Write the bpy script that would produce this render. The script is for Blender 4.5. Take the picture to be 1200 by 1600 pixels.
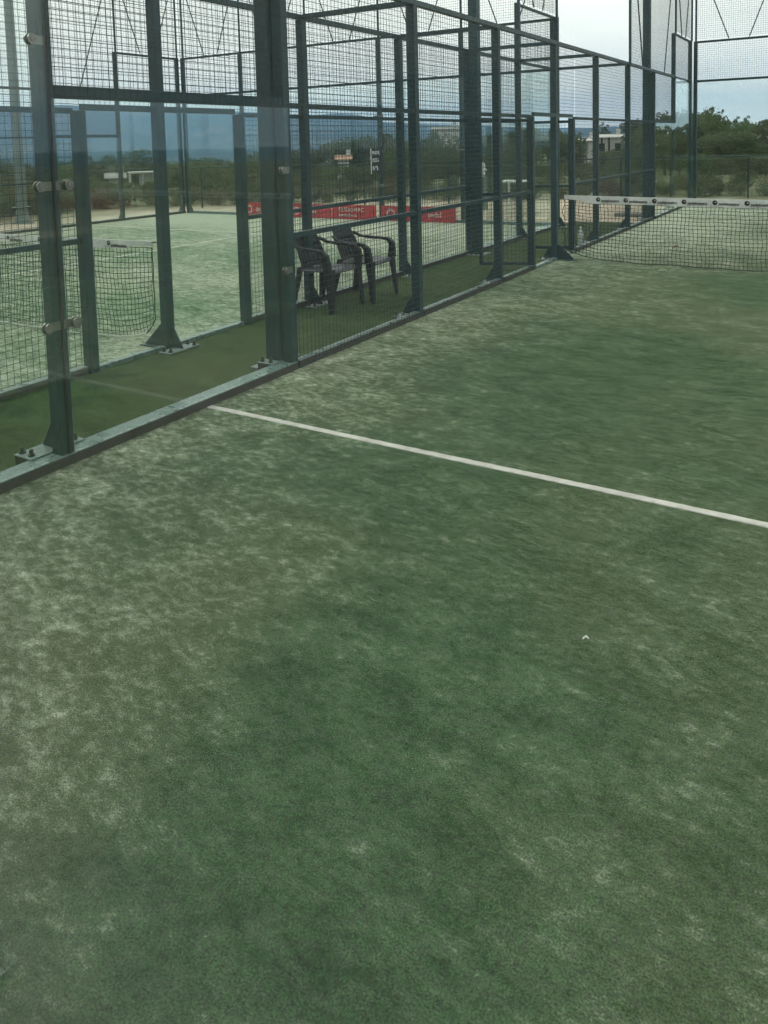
import bpy, math, random
import numpy as np
from mathutils import Matrix, Vector

for o in list(bpy.data.objects): bpy.data.objects.remove(o)
scene = bpy.context.scene
C = scene.collection
R = math.radians

# ------------------------------------------------------------------ camera
CAM = np.array([3.648, -0.599, 1.706]); YAW, PITCH, ROLL = -0.5528, -0.0827, -0.0246
FPX, PU, PV = 1218.0, 600.0, 324.0          # focal length and optical centre in photograph pixels (1200 x 1600)
_f = np.array([math.sin(YAW)*math.cos(PITCH), math.cos(YAW)*math.cos(PITCH), math.sin(PITCH)])
_r = np.cross(_f, [0, 0, 1.]); _r /= np.linalg.norm(_r); _u = np.cross(_r, _f)
_c, _s = math.cos(ROLL), math.sin(ROLL)
_r, _u = _c*_r + _s*_u, -_s*_r + _c*_u
cam_d = bpy.data.cameras.new('camera'); cam = bpy.data.objects.new('camera', cam_d); C.objects.link(cam)
cam.matrix_world = Matrix(((_r[0], _u[0], -_f[0], CAM[0]), (_r[1], _u[1], -_f[1], CAM[1]), (_r[2], _u[2], -_f[2], CAM[2]), (0, 0, 0, 1)))
cam_d.sensor_width = 36; cam_d.lens = FPX/1600*36; cam_d.shift_y = -(800-PV)/1600
cam_d.clip_start = 0.02; cam_d.clip_end = 60000
scene.camera = cam
def ray(u, v):
    d = _f + _r*(u-PU)/FPX - _u*(v-PV)/FPX
    return d/np.linalg.norm(d)

# ------------------------------------------------------------------ sky and sun
SUN_AZ, SUN_EL = R(-95), R(42)              # compass style: 0 = +Y, positive towards +X
world = bpy.data.worlds.new('World'); scene.world = world; world.use_nodes = True
nt = world.node_tree; N = nt.nodes; L = nt.links; N.clear()
out = N.new('ShaderNodeOutputWorld'); bg = N.new('ShaderNodeBackground'); L.new(bg.outputs[0], out.inputs[0])
sky = N.new('ShaderNodeTexSky'); sky.sky_type = 'NISHITA'; sky.sun_disc = False
sky.sun_elevation = SUN_EL; sky.sun_rotation = SUN_AZ; sky.dust_density = 2.0; world.cycles.sampling_method = 'NONE'
tc = N.new('ShaderNodeTexCoord')
sep = N.new('ShaderNodeSeparateXYZ'); L.new(tc.outputs['Generated'], sep.inputs[0])
zz = N.new('ShaderNodeMath'); zz.operation = 'MAXIMUM'; L.new(sep.outputs[2], zz.inputs[0]); zz.inputs[1].default_value = 0.0
za = N.new('ShaderNodeMath'); za.operation = 'ADD'; L.new(zz.outputs[0], za.inputs[0]); za.inputs[1].default_value = 0.12
dv = N.new('ShaderNodeVectorMath'); dv.operation = 'DIVIDE'; L.new(tc.outputs['Generated'], dv.inputs[0]); L.new(za.outputs[0], dv.inputs[1])
cl = N.new('ShaderNodeTexNoise'); cl.inputs['Scale'].default_value = 0.9; cl.inputs['Detail'].default_value = 4
L.new(dv.outputs[0], cl.inputs['Vector'])
cr = N.new('ShaderNodeValToRGB'); L.new(cl.outputs['Fac'], cr.inputs[0])
cr.color_ramp.elements[0].position = 0.3; cr.color_ramp.elements[0].color = (9.9, 9.7, 9.3, 1)
cr.color_ramp.elements[1].position = 0.7; cr.color_ramp.elements[1].color = (12.6, 12.1, 11.2, 1)
mx = N.new('ShaderNodeMix'); mx.data_type = 'RGBA'; mx.inputs[0].default_value = 0.98
L.new(sky.outputs[0], mx.inputs[6]); L.new(cr.outputs[0], mx.inputs[7]); 
# overcast sky: brighter overhead than at the horizon (CIE overcast law)
oc = N.new('ShaderNodeMath'); oc.operation = 'MULTIPLY_ADD'; L.new(zz.outputs[0], oc.inputs[0]); oc.inputs[1].default_value = 0.35; oc.inputs[2].default_value = 1.08
om = N.new('ShaderNodeVectorMath'); om.operation = 'SCALE'; L.new(mx.outputs[2], om.inputs[0]); L.new(oc.outputs[0], om.inputs['Scale']); L.new(om.outputs[0], bg.inputs[0])
bg.inputs[1].default_value = 0.1

sd = bpy.data.lights.new('sun', 'SUN'); sun = bpy.data.objects.new('sun', sd); C.objects.link(sun)
sd.energy = 1.5; sd.angle = R(18); sd.color = (1.0, 0.95, 0.88)
tosun = Vector((math.sin(SUN_AZ)*math.cos(SUN_EL), math.cos(SUN_AZ)*math.cos(SUN_EL), math.sin(SUN_EL)))
sun.rotation_euler = tosun.to_track_quat('Z', 'Y').to_euler(); sun.location = (-30, 0, 40)

vs = scene.view_settings; vs.view_transform = 'Standard'; vs.look = 'None'; vs.exposure = 0.15; vs.gamma = 1.0; vs.use_curve_mapping = False
scene.render.engine = 'CYCLES'; cy = scene.cycles
cy.use_adaptive_sampling = True; cy.adaptive_threshold = 0.025; cy.use_denoising = True
cy.max_bounces = 6; cy.diffuse_bounces = 2; cy.glossy_bounces = 3; cy.transparent_max_bounces = 40; cy.volume_bounces = 0; cy.transmission_bounces = 4
cy.time_limit = 900
cy.sample_clamp_indirect = 5

# ------------------------------------------------------------------ materials
def newmat(name):
    m = bpy.data.materials.new(name); m.use_nodes = True
    n = m.node_tree.nodes; n.clear()
    o = n.new('ShaderNodeOutputMaterial'); b = n.new('ShaderNodeBsdfPrincipled')
    m.node_tree.links.new(b.outputs[0], o.inputs[0])
    return m, n, m.node_tree.links, b, o
def node(n, t, **kw):
    x = n.new('ShaderNode'+t)
    for k, v in kw.items(): setattr(x, k, v)
    return x
def noise(n, l, vec, scale, detail=4, rough=0.5, dist=0.0):
    t = node(n, 'TexNoise'); t.inputs['Scale'].default_value = scale; t.inputs['Detail'].default_value = detail
    t.inputs['Roughness'].default_value = rough; t.inputs['Distortion'].default_value = dist
    if vec: l.new(vec, t.inputs['Vector'])
    return t.outputs['Fac']
def ramp(n, l, fac, stops):
    r = node(n, 'ValToRGB'); l.new(fac, r.inputs[0]); e = r.color_ramp.elements
    while len(e) < len(stops): e.new(0.5)
    for k, (p, c) in enumerate(stops):
        e[k].position = p; e[k].color = (c, c, c, 1) if isinstance(c, (int, float)) else (*c, 1)
    return r.outputs[0]
def mix(n, l, fac, a, b, mode='MIX'):
    x = node(n, 'Mix', data_type='RGBA', blend_type=mode)
    for s, v in ((0, fac), (6, a), (7, b)):
        if hasattr(v, 'links'): l.new(v, x.inputs[s])
        elif isinstance(v, tuple): x.inputs[s].default_value = (*v, 1)
        else: x.inputs[s].default_value = v
    return x.outputs[2]
def math_(n, l, op, a, b=0.0, clamp=False):
    x = node(n, 'Math', operation=op, use_clamp=clamp)
    for s, v in ((0, a), (1, b)):
        if hasattr(v, 'links'): l.new(v, x.inputs[s])
        else: x.inputs[s].default_value = v
    return x.outputs[0]
def wpos(n): return node(n, 'NewGeometry').outputs['Position']
def bump(n, l, b, h, strength, dist):
    x = node(n, 'Bump'); x.inputs['Strength'].default_value = strength; x.inputs['Distance'].default_value = dist
    l.new(h, x.inputs['Height']); l.new(x.outputs[0], b.inputs['Normal'])

def paint(name, col, rough=0.45, var=0.35, scale=9.0, spec=0.5, metal=0.0, bump_s=0.0, dirt=None):
    m, n, l, b, o = newmat(name); p = wpos(n)
    f = ramp(n, l, noise(n, l, p, scale, 6, 0.6), [(0.3, 1-var), (0.7, 1+var)])
    c = mix(n, l, 1.0, tuple(col), f, 'MULTIPLY')
    if dirt:
        d = ramp(n, l, noise(n, l, p, scale*2.3, 8, 0.7), [(0.56, 0.0), (0.72, 0.6)])
        c = mix(n, l, d, c, tuple(dirt))
    l.new(c, b.inputs['Base Color'])
    rr = ramp(n, l, noise(n, l, p, scale*4, 3), [(0.3, max(0.05, rough-0.12)), (0.7, min(1, rough+0.15))])
    l.new(rr, b.inputs['Roughness']); b.inputs['Metallic'].default_value = metal
    b.inputs['Specular IOR Level'].default_value = spec
    if bump_s: bump(n, l, b, noise(n, l, p, scale*20, 3), bump_s, 0.002)
    return m

M = {}
M['steel'] = paint('green_painted_steel', (0.011, 0.040, 0.047), 0.45, 0.3, 7, spec=0.35, dirt=(0.075, 0.105, 0.10), bump_s=0.05)
M['rail'] = paint('sky_brightened_rail_paint', (0.11, 0.16, 0.155), 0.3, 0.15, 3, spec=0.8, bump_s=0.05)  # base colour raised to carry the sky's reflection on the rail tops
M['rail_dark'] = paint('rail_side', (0.045, 0.045, 0.040), 0.6, 0.25, 6, spec=0.25, dirt=(0.09, 0.085, 0.07))  # rail body, a darker copy so only the top reads as sky-lit
M['plate'] = paint('galvanised_plate', (0.19, 0.235, 0.23), 0.45, 0.12, 6, metal=0.2)
M['bolt'] = paint('dark_bolt', (0.05, 0.055, 0.05), 0.4, 0.3, 40, metal=0.6, dirt=(0.22, 0.2, 0.17))
M['clamp'] = paint('bronzed_clamp', (0.20, 0.20, 0.18), 0.35, 0.25, 40, metal=0.7)
M['wire'] = paint('green_coated_wire', (0.012, 0.036, 0.038), 0.55, 0.2, 5, spec=0.3)
M['mast'] = paint('grey_green_mast_paint', (0.13, 0.17, 0.17), 0.5, 0.2, 3)
M['net'] = paint('black_net_cord', (0.007, 0.010, 0.010), 0.85, 0.2, 30)
M['tape'] = paint('white_net_tape', (0.62, 0.63, 0.62), 0.75, 0.12, 25, dirt=(0.42, 0.42, 0.39))
M['ink'] = paint('black_print', (0.012, 0.012, 0.014), 0.6, 0.1, 20)
M['paving'] = paint('dark_paving', (0.10, 0.10, 0.095), 0.85, 0.2, 3)
M['line'] = paint('white_turf_line', (0.43, 0.42, 0.39), 0.9, 0.22, 12, dirt=(0.17, 0.20, 0.13), bump_s=0.5)
M['plastic'] = paint('dark_chair_plastic', (0.010, 0.015, 0.024), 0.5, 0.2, 12, spec=0.28)
M['seat'] = paint('paler_seat_plastic', (0.04, 0.044, 0.06), 0.42, 0.3, 35, dirt=(0.13, 0.13, 0.14))  # seat paler than the rest of the chair, with lighter flecks
M['red'] = paint('red_banner_print', (0.42, 0.045, 0.055), 0.55, 0.15, 3)
M['white'] = paint('white_plastic', (0.72, 0.73, 0.72), 0.5, 0.08, 8)
M['banner_ink'] = paint('faded_banner_print', (0.55, 0.40, 0.38), 0.6, 0.2, 9)
M['sign'] = paint('dark_sign_board', (0.018, 0.035, 0.038), 0.5, 0.2, 12)
M['wall'] = paint('white_render', (0.46, 0.46, 0.44), 0.9, 0.12, 0.6)
M['club'] = paint('club_render', (0.16, 0.16, 0.15), 0.85, 0.12, 0.8)
M['tile'] = paint('clay_roof', (0.32, 0.17, 0.11), 0.85, 0.25, 1.2)
M['dark'] = paint('dark_window', (0.02, 0.025, 0.028), 0.15, 0.2, 2)
M['bark'] = paint('bark', (0.075, 0.06, 0.047), 0.9, 0.3, 4)
M['scrap'] = paint('paper_scrap', (0.65, 0.65, 0.62), 0.8, 0.1, 50)
M['leaf_dry'] = paint('dry_leaf', (0.09, 0.026, 0.018), 0.8, 0.3, 60)
M['rope'] = paint('dark_cord', (0.03, 0.022, 0.02), 0.8, 0.2, 60)
M['concrete'] = paint('grey_concrete', (0.22, 0.22, 0.21), 0.85, 0.2, 5, bump_s=0.2)

def glassmat(name, tint, f0=0.04, dust=0.0):
    m, n, l, b, o = newmat(name); n.remove(b)
    tr = node(n, 'BsdfTransparent'); tr.inputs[0].default_value = (*tint, 1)
    gl = node(n, 'BsdfGlossy'); gl.inputs['Roughness'].default_value = 0.01; gl.inputs[0].default_value = (0.95, 1, 0.98, 1)
    g = node(n, 'NewGeometry')
    d = node(n, 'VectorMath', operation='DOT_PRODUCT'); l.new(g.outputs['Incoming'], d.inputs[0]); l.new(g.outputs['Normal'], d.inputs[1])
    a = math_(n, l, 'ABSOLUTE', d.outputs['Value'])
    k = math_(n, l, 'SUBTRACT', 1.0, a, True); k = math_(n, l, 'POWER', k, 5.0); k = math_(n, l, 'MULTIPLY', k, 1-f0); k = math_(n, l, 'ADD', k, f0, True)
    m1 = node(n, 'MixShader'); l.new(k, m1.inputs[0]); l.new(tr.outputs[0], m1.inputs[1]); l.new(gl.outputs[0], m1.inputs[2])
    if dust:
        d1 = node(n, 'BsdfDiffuse'); d2 = node(n, 'BsdfTranslucent'); d1.inputs[0].default_value = d2.inputs[0].default_value = (0.55, 0.58, 0.56, 1)
        dm = node(n, 'MixShader'); l.new(d1.outputs[0], dm.inputs[1]); l.new(d2.outputs[0], dm.inputs[2])
        m2 = node(n, 'MixShader'); m2.inputs[0].default_value = dust; l.new(m1.outputs[0], m2.inputs[1]); l.new(dm.outputs[0], m2.inputs[2]); l.new(m2.outputs[0], o.inputs[0])
    else: l.new(m1.outputs[0], o.inputs[0])
    return m
M['glass'] = glassmat('tempered_glass', (0.945, 0.975, 0.962))
M['glass_near'] = glassmat('tempered_glass_near', (0.93, 0.972, 0.95), 0.035, dust=0.016)

def turf(name, sandiness, seedv, green_a=(0.011, 0.037, 0.010), green_b=(0.025, 0.064, 0.021), green_c=(0.046, 0.061, 0.015)):
    m, n, l, b, o = newmat(name); p = wpos(n)
    ofs = node(n, 'VectorMath', operation='ADD'); l.new(p, ofs.inputs[0]); ofs.inputs[1].default_value = (seedv, seedv*0.7, 0); P = ofs.outputs[0]
    mp = node(n, 'Mapping'); mp.inputs['Rotation'].default_value = (0, 0, 0.5); mp.inputs['Scale'].default_value = (0.85, 1.35, 1.0); l.new(P, mp.inputs[0]); S = mp.outputs[0]
    big = noise(n, l, P, 0.5, 2, 0.5)
    mid = noise(n, l, S, 4.0, 5, 0.68, 0.15)
    fine = noise(n, l, S, 17.0, 4, 0.74, 0.15)
    tuft = noise(n, l, P, 55.0, 2, 0.6)
    fib = noise(n, l, P, 190.0, 2, 0.75)
    base = mix(n, l, ramp(n, l, mid, [(0.35, 0.0), (0.65, 1.0)]), tuple(green_a), tuple(green_b))
    base = mix(n, l, ramp(n, l, big, [(0.42, 0.0), (0.66, 0.6)]), base, tuple(green_c))
    base = mix(n, l, 1.0, base, ramp(n, l, fib, [(0.25, 0.3), (0.5, 1.0), (0.75, 1.9)]), 'MULTIPLY')
    base = mix(n, l, 1.0, base, ramp(n, l, tuft, [(0.3, 0.62), (0.5, 1.0), (0.7, 1.42)]), 'MULTIPLY')
    s = math_(n, l, 'ADD', math_(n, l, 'MULTIPLY', big, 0.34), math_(n, l, 'MULTIPLY', mid, 0.52))
    s = math_(n, l, 'ADD', s, math_(n, l, 'MULTIPLY', fine, 0.84))
    s = math_(n, l, 'ADD', s, math_(n, l, 'MULTIPLY', fib, 0.36))     # mean about 1.03
    if sandiness > 0:      # sand gathers along the foot of the walls and on the less played far half
        sx = node(n, 'SeparateXYZ'); l.new(p, sx.inputs[0])
        e = math_(n, l, 'MULTIPLY', math_(n, l, 'SUBTRACT', 1.0, math_(n, l, 'MULTIPLY', math_(n, l, 'ABSOLUTE', sx.outputs[0]), 0.42), True), 0.165)
        s = math_(n, l, 'ADD', s, e)
        e = math_(n, l, 'MULTIPLY', math_(n, l, 'SUBTRACT', math_(n, l, 'MULTIPLY', sx.outputs[1], 0.25), 2.2, True), 0.20)
        s = math_(n, l, 'ADD', s, e)
    lo = 1.235 - 0.13*sandiness
    f = ramp(n, l, math_(n, l, 'MULTIPLY', s, 0.5), [(0, 0), (lo*0.5-0.10, 0.03), (lo*0.5, 0.11), (lo*0.5+0.07, 0.34), (lo*0.5+0.145, 0.92)])
    sandc = ramp(n, l, fib, [(0.3, (0.21, 0.25, 0.18)), (0.7, (0.52, 0.55, 0.45))])
    l.new(mix(n, l, f, base, sandc), b.inputs['Base Color'])
    b.inputs['Roughness'].default_value = 0.95; b.inputs['Specular IOR Level'].default_value = 0.1
    bump(n, l, b, fib, 0.6, 0.006)
    return m
M['court'] = turf('sanded_turf', 1.0, 3.1)
M['court2'] = turf('sanded_turf_pale', 2.7, 17.7, (0.020, 0.070, 0.024), (0.042, 0.112, 0.046))
M['walk'] = turf('clean_turf', -1.2, 41.0, (0.009, 0.028, 0.007), (0.036, 0.070, 0.022), (0.058, 0.066, 0.026))

def groundmat():
    m, n, l, b, o = newmat('earth_and_gravel'); p = wpos(n)
    sand = ramp(n, l, noise(n, l, p, 1.3, 8, 0.7), [(0.3, (0.30, 0.24, 0.18)), (0.5, (0.42, 0.35, 0.27)), (0.7, (0.52, 0.45, 0.36))])
    grav = ramp(n, l, noise(n, l, p, 38, 3, 0.8), [(0.3, 0.72), (0.7, 1.2)])
    sand = mix(n, l, 1.0, sand, grav, 'MULTIPLY')
    field = ramp(n, l, noise(n, l, p, 0.03, 6, 0.6), [(0.35, (0.05, 0.065, 0.03)), (0.55, (0.10, 0.10, 0.05)), (0.7, (0.17, 0.14, 0.09))])
    d = node(n, 'VectorMath', operation='DISTANCE'); l.new(p, d.inputs[0]); d.inputs[1].default_value = (-2, 8, 0)
    dd = math_(n, l, 'ADD', d.outputs['Value'], math_(n, l, 'MULTIPLY', noise(n, l, p, 0.3, 5, 0.6), 9))
    f = ramp(n, l, math_(n, l, 'DIVIDE', dd, 100.0), [(0.165, 0.0), (0.20, 1.0)])
    l.new(mix(n, l, f, sand, field), b.inputs['Base Color']); b.inputs['Roughness'].default_value = 0.95
    b.inputs['Specular IOR Level'].default_value = 0.2
    bump(n, l, b, noise(n, l, p, 30, 4, 0.7), 0.5, 0.02)
    return m
M['ground'] = groundmat()

def leafmat(name, a, b_, c_):
    m, n, l, b, o = newmat(name)
    oi = node(n, 'ObjectInfo'); tcn = node(n, 'TexCoord')
    f1 = noise(n, l, tcn.outputs['Object'], 0.9, 3, 0.6)
    f2 = noise(n, l, tcn.outputs['Object'], 9.0, 2, 0.7)
    col = mix(n, l, ramp(n, l, f1, [(0.35, 0.0), (0.65, 1.0)]), tuple(a), tuple(b_))
    col = mix(n, l, ramp(n, l, f2, [(0.5, 0.0), (0.75, 0.7)]), col, tuple(c_))
    hv = node(n, 'HueSaturation'); l.new(col, hv.inputs['Color'])
    l.new(math_(n, l, 'ADD', 0.485, math_(n, l, 'MULTIPLY', oi.outputs['Random'], 0.035)), hv.inputs['Hue'])
    l.new(math_(n, l, 'ADD', 0.8, math_(n, l, 'MULTIPLY', oi.outputs['Random'], 0.45)), hv.inputs['Value'])
    l.new(hv.outputs[0], b.inputs['Base Color']); b.inputs['Roughness'].default_value = 0.7; b.inputs['Specular IOR Level'].default_value = 0.25
    t = node(n, 'BsdfTranslucent'); l.new(hv.outputs[0], t.inputs[0])
    ms = node(n, 'MixShader'); ms.inputs[0].default_value = 0.45
    l.new(b.outputs[0], ms.inputs[1]); l.new(t.outputs[0], ms.inputs[2]); l.new(ms.outputs[0], o.inputs[0])
    return m
M['fol_olive'] = leafmat('olive_foliage', (0.080, 0.105, 0.050), (0.110, 0.125, 0.066), (0.125, 0.13, 0.085))
M['fol_green'] = leafmat('broadleaf_foliage', (0.064, 0.100, 0.038), (0.090, 0.122, 0.050), (0.115, 0.130, 0.07))
M['fol_dark'] = leafmat('conifer_foliage', (0.052, 0.078, 0.044), (0.070, 0.095, 0.052), (0.085, 0.10, 0.06))
M['fol_dry'] = leafmat('dry_brush', (0.09, 0.085, 0.05), (0.15, 0.12, 0.075), (0.19, 0.15, 0.10))

def mountmat():
    m, n, l, b, o = newmat('forested_rock'); p = wpos(n)
    c = ramp(n, l, noise(n, l, p, 0.0012, 8, 0.65), [(0.35, (0.028, 0.042, 0.026)), (0.55, (0.05, 0.06, 0.04)), (0.72, (0.14, 0.13, 0.115))])
    l.new(c, b.inputs['Base Color']); b.inputs['Roughness'].default_value = 1.0; b.inputs['Specular IOR Level'].default_value = 0.0
    return m
M['mount'] = mountmat()

# ------------------------------------------------------------------ building helpers
ROOT = {}
def rootloc(o):
    while o is not None and o.parent is not None: o = o.parent
    return ROOT.get(o.name, (0, 0, 0)) if o else (0, 0, 0)
def link(name, me, mat, parent=None, kind=None):
    o = bpy.data.objects.new(name, me); C.objects.link(o)
    if mat is not None and not me.materials: me.materials.append(M[mat] if isinstance(mat, str) else mat)
    if parent is not None: o.parent = parent
    if kind: o['kind'] = kind
    return o
def thing(name, label, cat, loc=(0, 0, 0), group=None, rz=0.0):
    o = bpy.data.objects.new(name, None); C.objects.link(o); o.location = loc; o.rotation_euler[2] = rz
    o.empty_display_size = 0.2
    o['label'] = label; o['category'] = cat
    if group: o['group'] = group
    ROOT[o.name] = loc if rz == 0.0 else (0, 0, 0)
    return o
def tag(o, label, cat, group=None):
    o['label'] = label; o['category'] = cat
    if group: o['group'] = group
    return o

class MB:
    def __init__(s): s.v = []; s.f = []
    def add(s, vs, fs):
        k = len(s.v); s.v += [tuple(map(float, q)) for q in vs]; s.f += [tuple(i+k for i in f) for f in fs]; return s
    def box(s, x0, x1, y0, y1, z0, z1):
        x0, x1 = min(x0, x1), max(x0, x1); y0, y1 = min(y0, y1), max(y0, y1)
        return s.add([(x0,y0,z0),(x1,y0,z0),(x1,y1,z0),(x0,y1,z0),(x0,y0,z1),(x1,y0,z1),(x1,y1,z1),(x0,y1,z1)],
                     [(3,2,1,0),(4,5,6,7),(0,1,5,4),(1,2,6,5),(2,3,7,6),(3,0,4,7)])
    def bbox(s, x0, x1, y0, y1, z0, z1, b=0.006):
        # upright box with chamfered vertical edges
        x0, x1 = min(x0, x1), max(x0, x1); y0, y1 = min(y0, y1), max(y0, y1)
        ring = [(x0+b,y0),(x1-b,y0),(x1,y0+b),(x1,y1-b),(x1-b,y1),(x0+b,y1),(x0,y1-b),(x0,y0+b)]
        vs = [(x,y,z0) for x,y in ring]+[(x,y,z1) for x,y in ring]
        return s.add(vs, [tuple(range(7,-1,-1)), tuple(range(8,16))]+[(i,(i+1)%8,(i+1)%8+8,i+8) for i in range(8)])
    def bar(s, a, b, w, h=None, n=4, up=(0, 0, 1)):
        # prism between two points; n=4 gives a rectangular bar w x h, else a round tube of diameter w
        a = np.array(a, float); b = np.array(b, float); d = b-a; d /= np.linalg.norm(d)
        up = np.array(up, float)
        if abs(d@up) > 0.98: up = np.array([1., 0, 0])
        r = np.cross(d, up); r /= np.linalg.norm(r); u = np.cross(r, d)
        if n == 4:
            h = h or w; off = [(-w/2,-h/2),(w/2,-h/2),(w/2,h/2),(-w/2,h/2)]
        else: off = [(w/2*math.cos(2*math.pi*i/n), w/2*math.sin(2*math.pi*i/n)) for i in range(n)]
        vs = [a+r*x+u*y for x, y in off]+[b+r*x+u*y for x, y in off]
        return s.add(vs, [tuple(range(n-1,-1,-1)), tuple(range(n,2*n))]+[(i,(i+1)%n,(i+1)%n+n,i+n) for i in range(n)])
    def wire(s, a, b, w):
        # thin open four-sided wire
        a = np.array(a, float); b = np.array(b, float); d = b-a; d /= np.linalg.norm(d)
        up = np.array([0, 0, 1.]) if abs(d[2]) < 0.9 else np.array([1., 0, 0])
        r = np.cross(d, up); r /= np.linalg.norm(r); u = np.cross(r, d); q = w/2
        vs = [a-r*q, a+u*q, a+r*q, a-u*q, b-r*q, b+u*q, b+r*q, b-u*q]
        return s.add(vs, [(0,1,5,4),(1,2,6,5),(2,3,7,6),(3,0,4,7)])
    def tube(s, pts, rads, n=8, cap=True):
        pts = [np.array(p, float) for p in pts]
        if not hasattr(rads, '__len__'): rads = [rads]*len(pts)
        k0 = len(s.v); prev = None
        for i, p in enumerate(pts):
            d = pts[min(i+1, len(pts)-1)]-pts[max(i-1, 0)]; d /= np.linalg.norm(d)+1e-12
            if prev is None:
                up = np.array([0, 0, 1.]) if abs(d[2]) < 0.9 else np.array([1., 0, 0]); r = np.cross(d, up)
            else: r = prev-d*(prev@d)
            r /= np.linalg.norm(r); prev = r; u = np.cross(r, d)
            for j in range(n):
                t = 2*math.pi*j/n; s.v.append(tuple(p+rads[i]*(r*math.cos(t)+u*math.sin(t))))
        for i in range(len(pts)-1):
            for j in range(n):
                a = k0+i*n+j; b = k0+i*n+(j+1)%n; s.f.append((a, b, b+n, a+n))
        if cap:
            s.f.append(tuple(k0+j for j in range(n-1,-1,-1))); s.f.append(tuple(k0+(len(pts)-1)*n+j for j in range(n)))
        return s
    def prism(s, poly, axis, a, b):
        # extrude a 2D polygon along axis ('x','y','z') from a to b
        def P(q, t): return {'x': (t, q[0], q[1]), 'y': (q[0], t, q[1]), 'z': (q[0], q[1], t)}[axis]
        n = len(poly)
        return s.add([P(q, a) for q in poly]+[P(q, b) for q in poly],
                     [tuple(range(n-1,-1,-1)), tuple(range(n,2*n))]+[(i,(i+1)%n,(i+1)%n+n,i+n) for i in range(n)])
    def lathe(s, prof, c=(0, 0, 0), n=20):
        k0 = len(s.v)
        for r, z in prof:
            for j in range(n):
                t = 2*math.pi*j/n; s.v.append((c[0]+r*math.cos(t), c[1]+r*math.sin(t), c[2]+z))
        for i in range(len(prof)-1):
            for j in range(n):
                a = k0+i*n+j; b = k0+i*n+(j+1)%n; s.f.append((a, b, b+n, a+n))
        s.f.append(tuple(k0+j for j in range(n-1,-1,-1))); s.f.append(tuple(k0+(len(prof)-1)*n+j for j in range(n)))
        return s
    def mesh(s, name, off=(0, 0, 0), smooth=False):
        me = bpy.data.meshes.new(name)
        v = np.array(s.v)-np.array(off, float)
        me.from_pydata(v.tolist(), [], s.f); me.update()
        if smooth:
            me.polygons.foreach_set('use_smooth', [True]*len(me.polygons))
        return me
    def build(s, name, mat, parent=None, kind=None, smooth=False):
        off = rootloc(parent)
        return link(name, s.mesh(name, off, smooth), mat, parent, kind)

def box(name, mat, parent, *a, kind=None): return MB().box(*a).build(name, mat, parent, kind)

_text = {}
def text_mesh(body, size, depth=0.002, shear=0.0, sx=1.0, bold=0.0):
    k = (body, size, depth, shear, sx, bold)
    if k not in _text:
        cu = bpy.data.curves.new('lettering', 'FONT'); cu.body = body; cu.size = size; cu.extrude = depth/2; cu.shear = shear; cu.resolution_u = 2; cu.offset = bold
        ob = bpy.data.objects.new('lettering', cu); C.objects.link(ob)
        dg = bpy.context.evaluated_depsgraph_get(); me = bpy.data.meshes.new_from_object(ob.evaluated_get(dg)); bpy.data.objects.remove(ob)
        for v in me.vertices: v.co.x *= sx
        me.name = 'lettering'; me.materials.clear(); _text[k] = me
    return _text[k]
def put_text(name, body, size, mat, parent, origin, xdir, ydir, **kw):
    me = text_mesh(body, size, **kw).copy()
    X = Vector(xdir).normalized(); Y = Vector(ydir).normalized(); Z = X.cross(Y)
    off = rootloc(parent)
    for v in me.vertices:
        v.co = Vector(origin)+X*v.co.x+Y*v.co.y+Z*v.co.z-Vector(off)
    return link(name, me, mat, parent)

# ------------------------------------------------------------------ terrain
def bearing(x, y): return math.degrees(math.atan2(x-CAM[0], y-CAM[1]))
def sstep(a, b, x): t = min(1, max(0, (x-a)/(b-a))); return t*t*(3-2*t)
def terr(x, y):
    d = math.hypot(x+4, y-8); b = bearing(x, y)
    k = -7.0 + 3.5*sstep(-45, -14, b) if abs(b) < 100 else -4.0
    return -0.03 + k*sstep(20, 95, d) - 90*sstep(220, 1600, d)
gv, gf = [], []
rings = [0, 10, 18, 24, 28, 32, 36, 42, 50, 60, 72, 86, 105, 130, 160, 200, 300, 500, 900, 1800, 3600, 7000, 13000]
NS = 96
gv.append((-4, 8, -0.03))
for r_ in rings[1:]:
    for j in range(NS):
        t = 2*math.pi*j/NS; x = -4+r_*math.sin(t); y = 8+r_*math.cos(t); gv.append((x, y, terr(x, y)))
for j in range(NS): gf.append((0, 1+(j+1) % NS, 1+j))
for i in range(len(rings)-2):
    for j in range(NS):
        a = 1+i*NS+j; b = 1+i*NS+(j+1) % NS; gf.append((a, b, b+NS, a+NS))
me = bpy.data.meshes.new('ground'); me.from_pydata(gv, [], gf); me.update(); me.polygons.foreach_set('use_smooth', [True]*len(me.polygons))
link('ground', me, 'ground', kind='structure')

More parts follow.
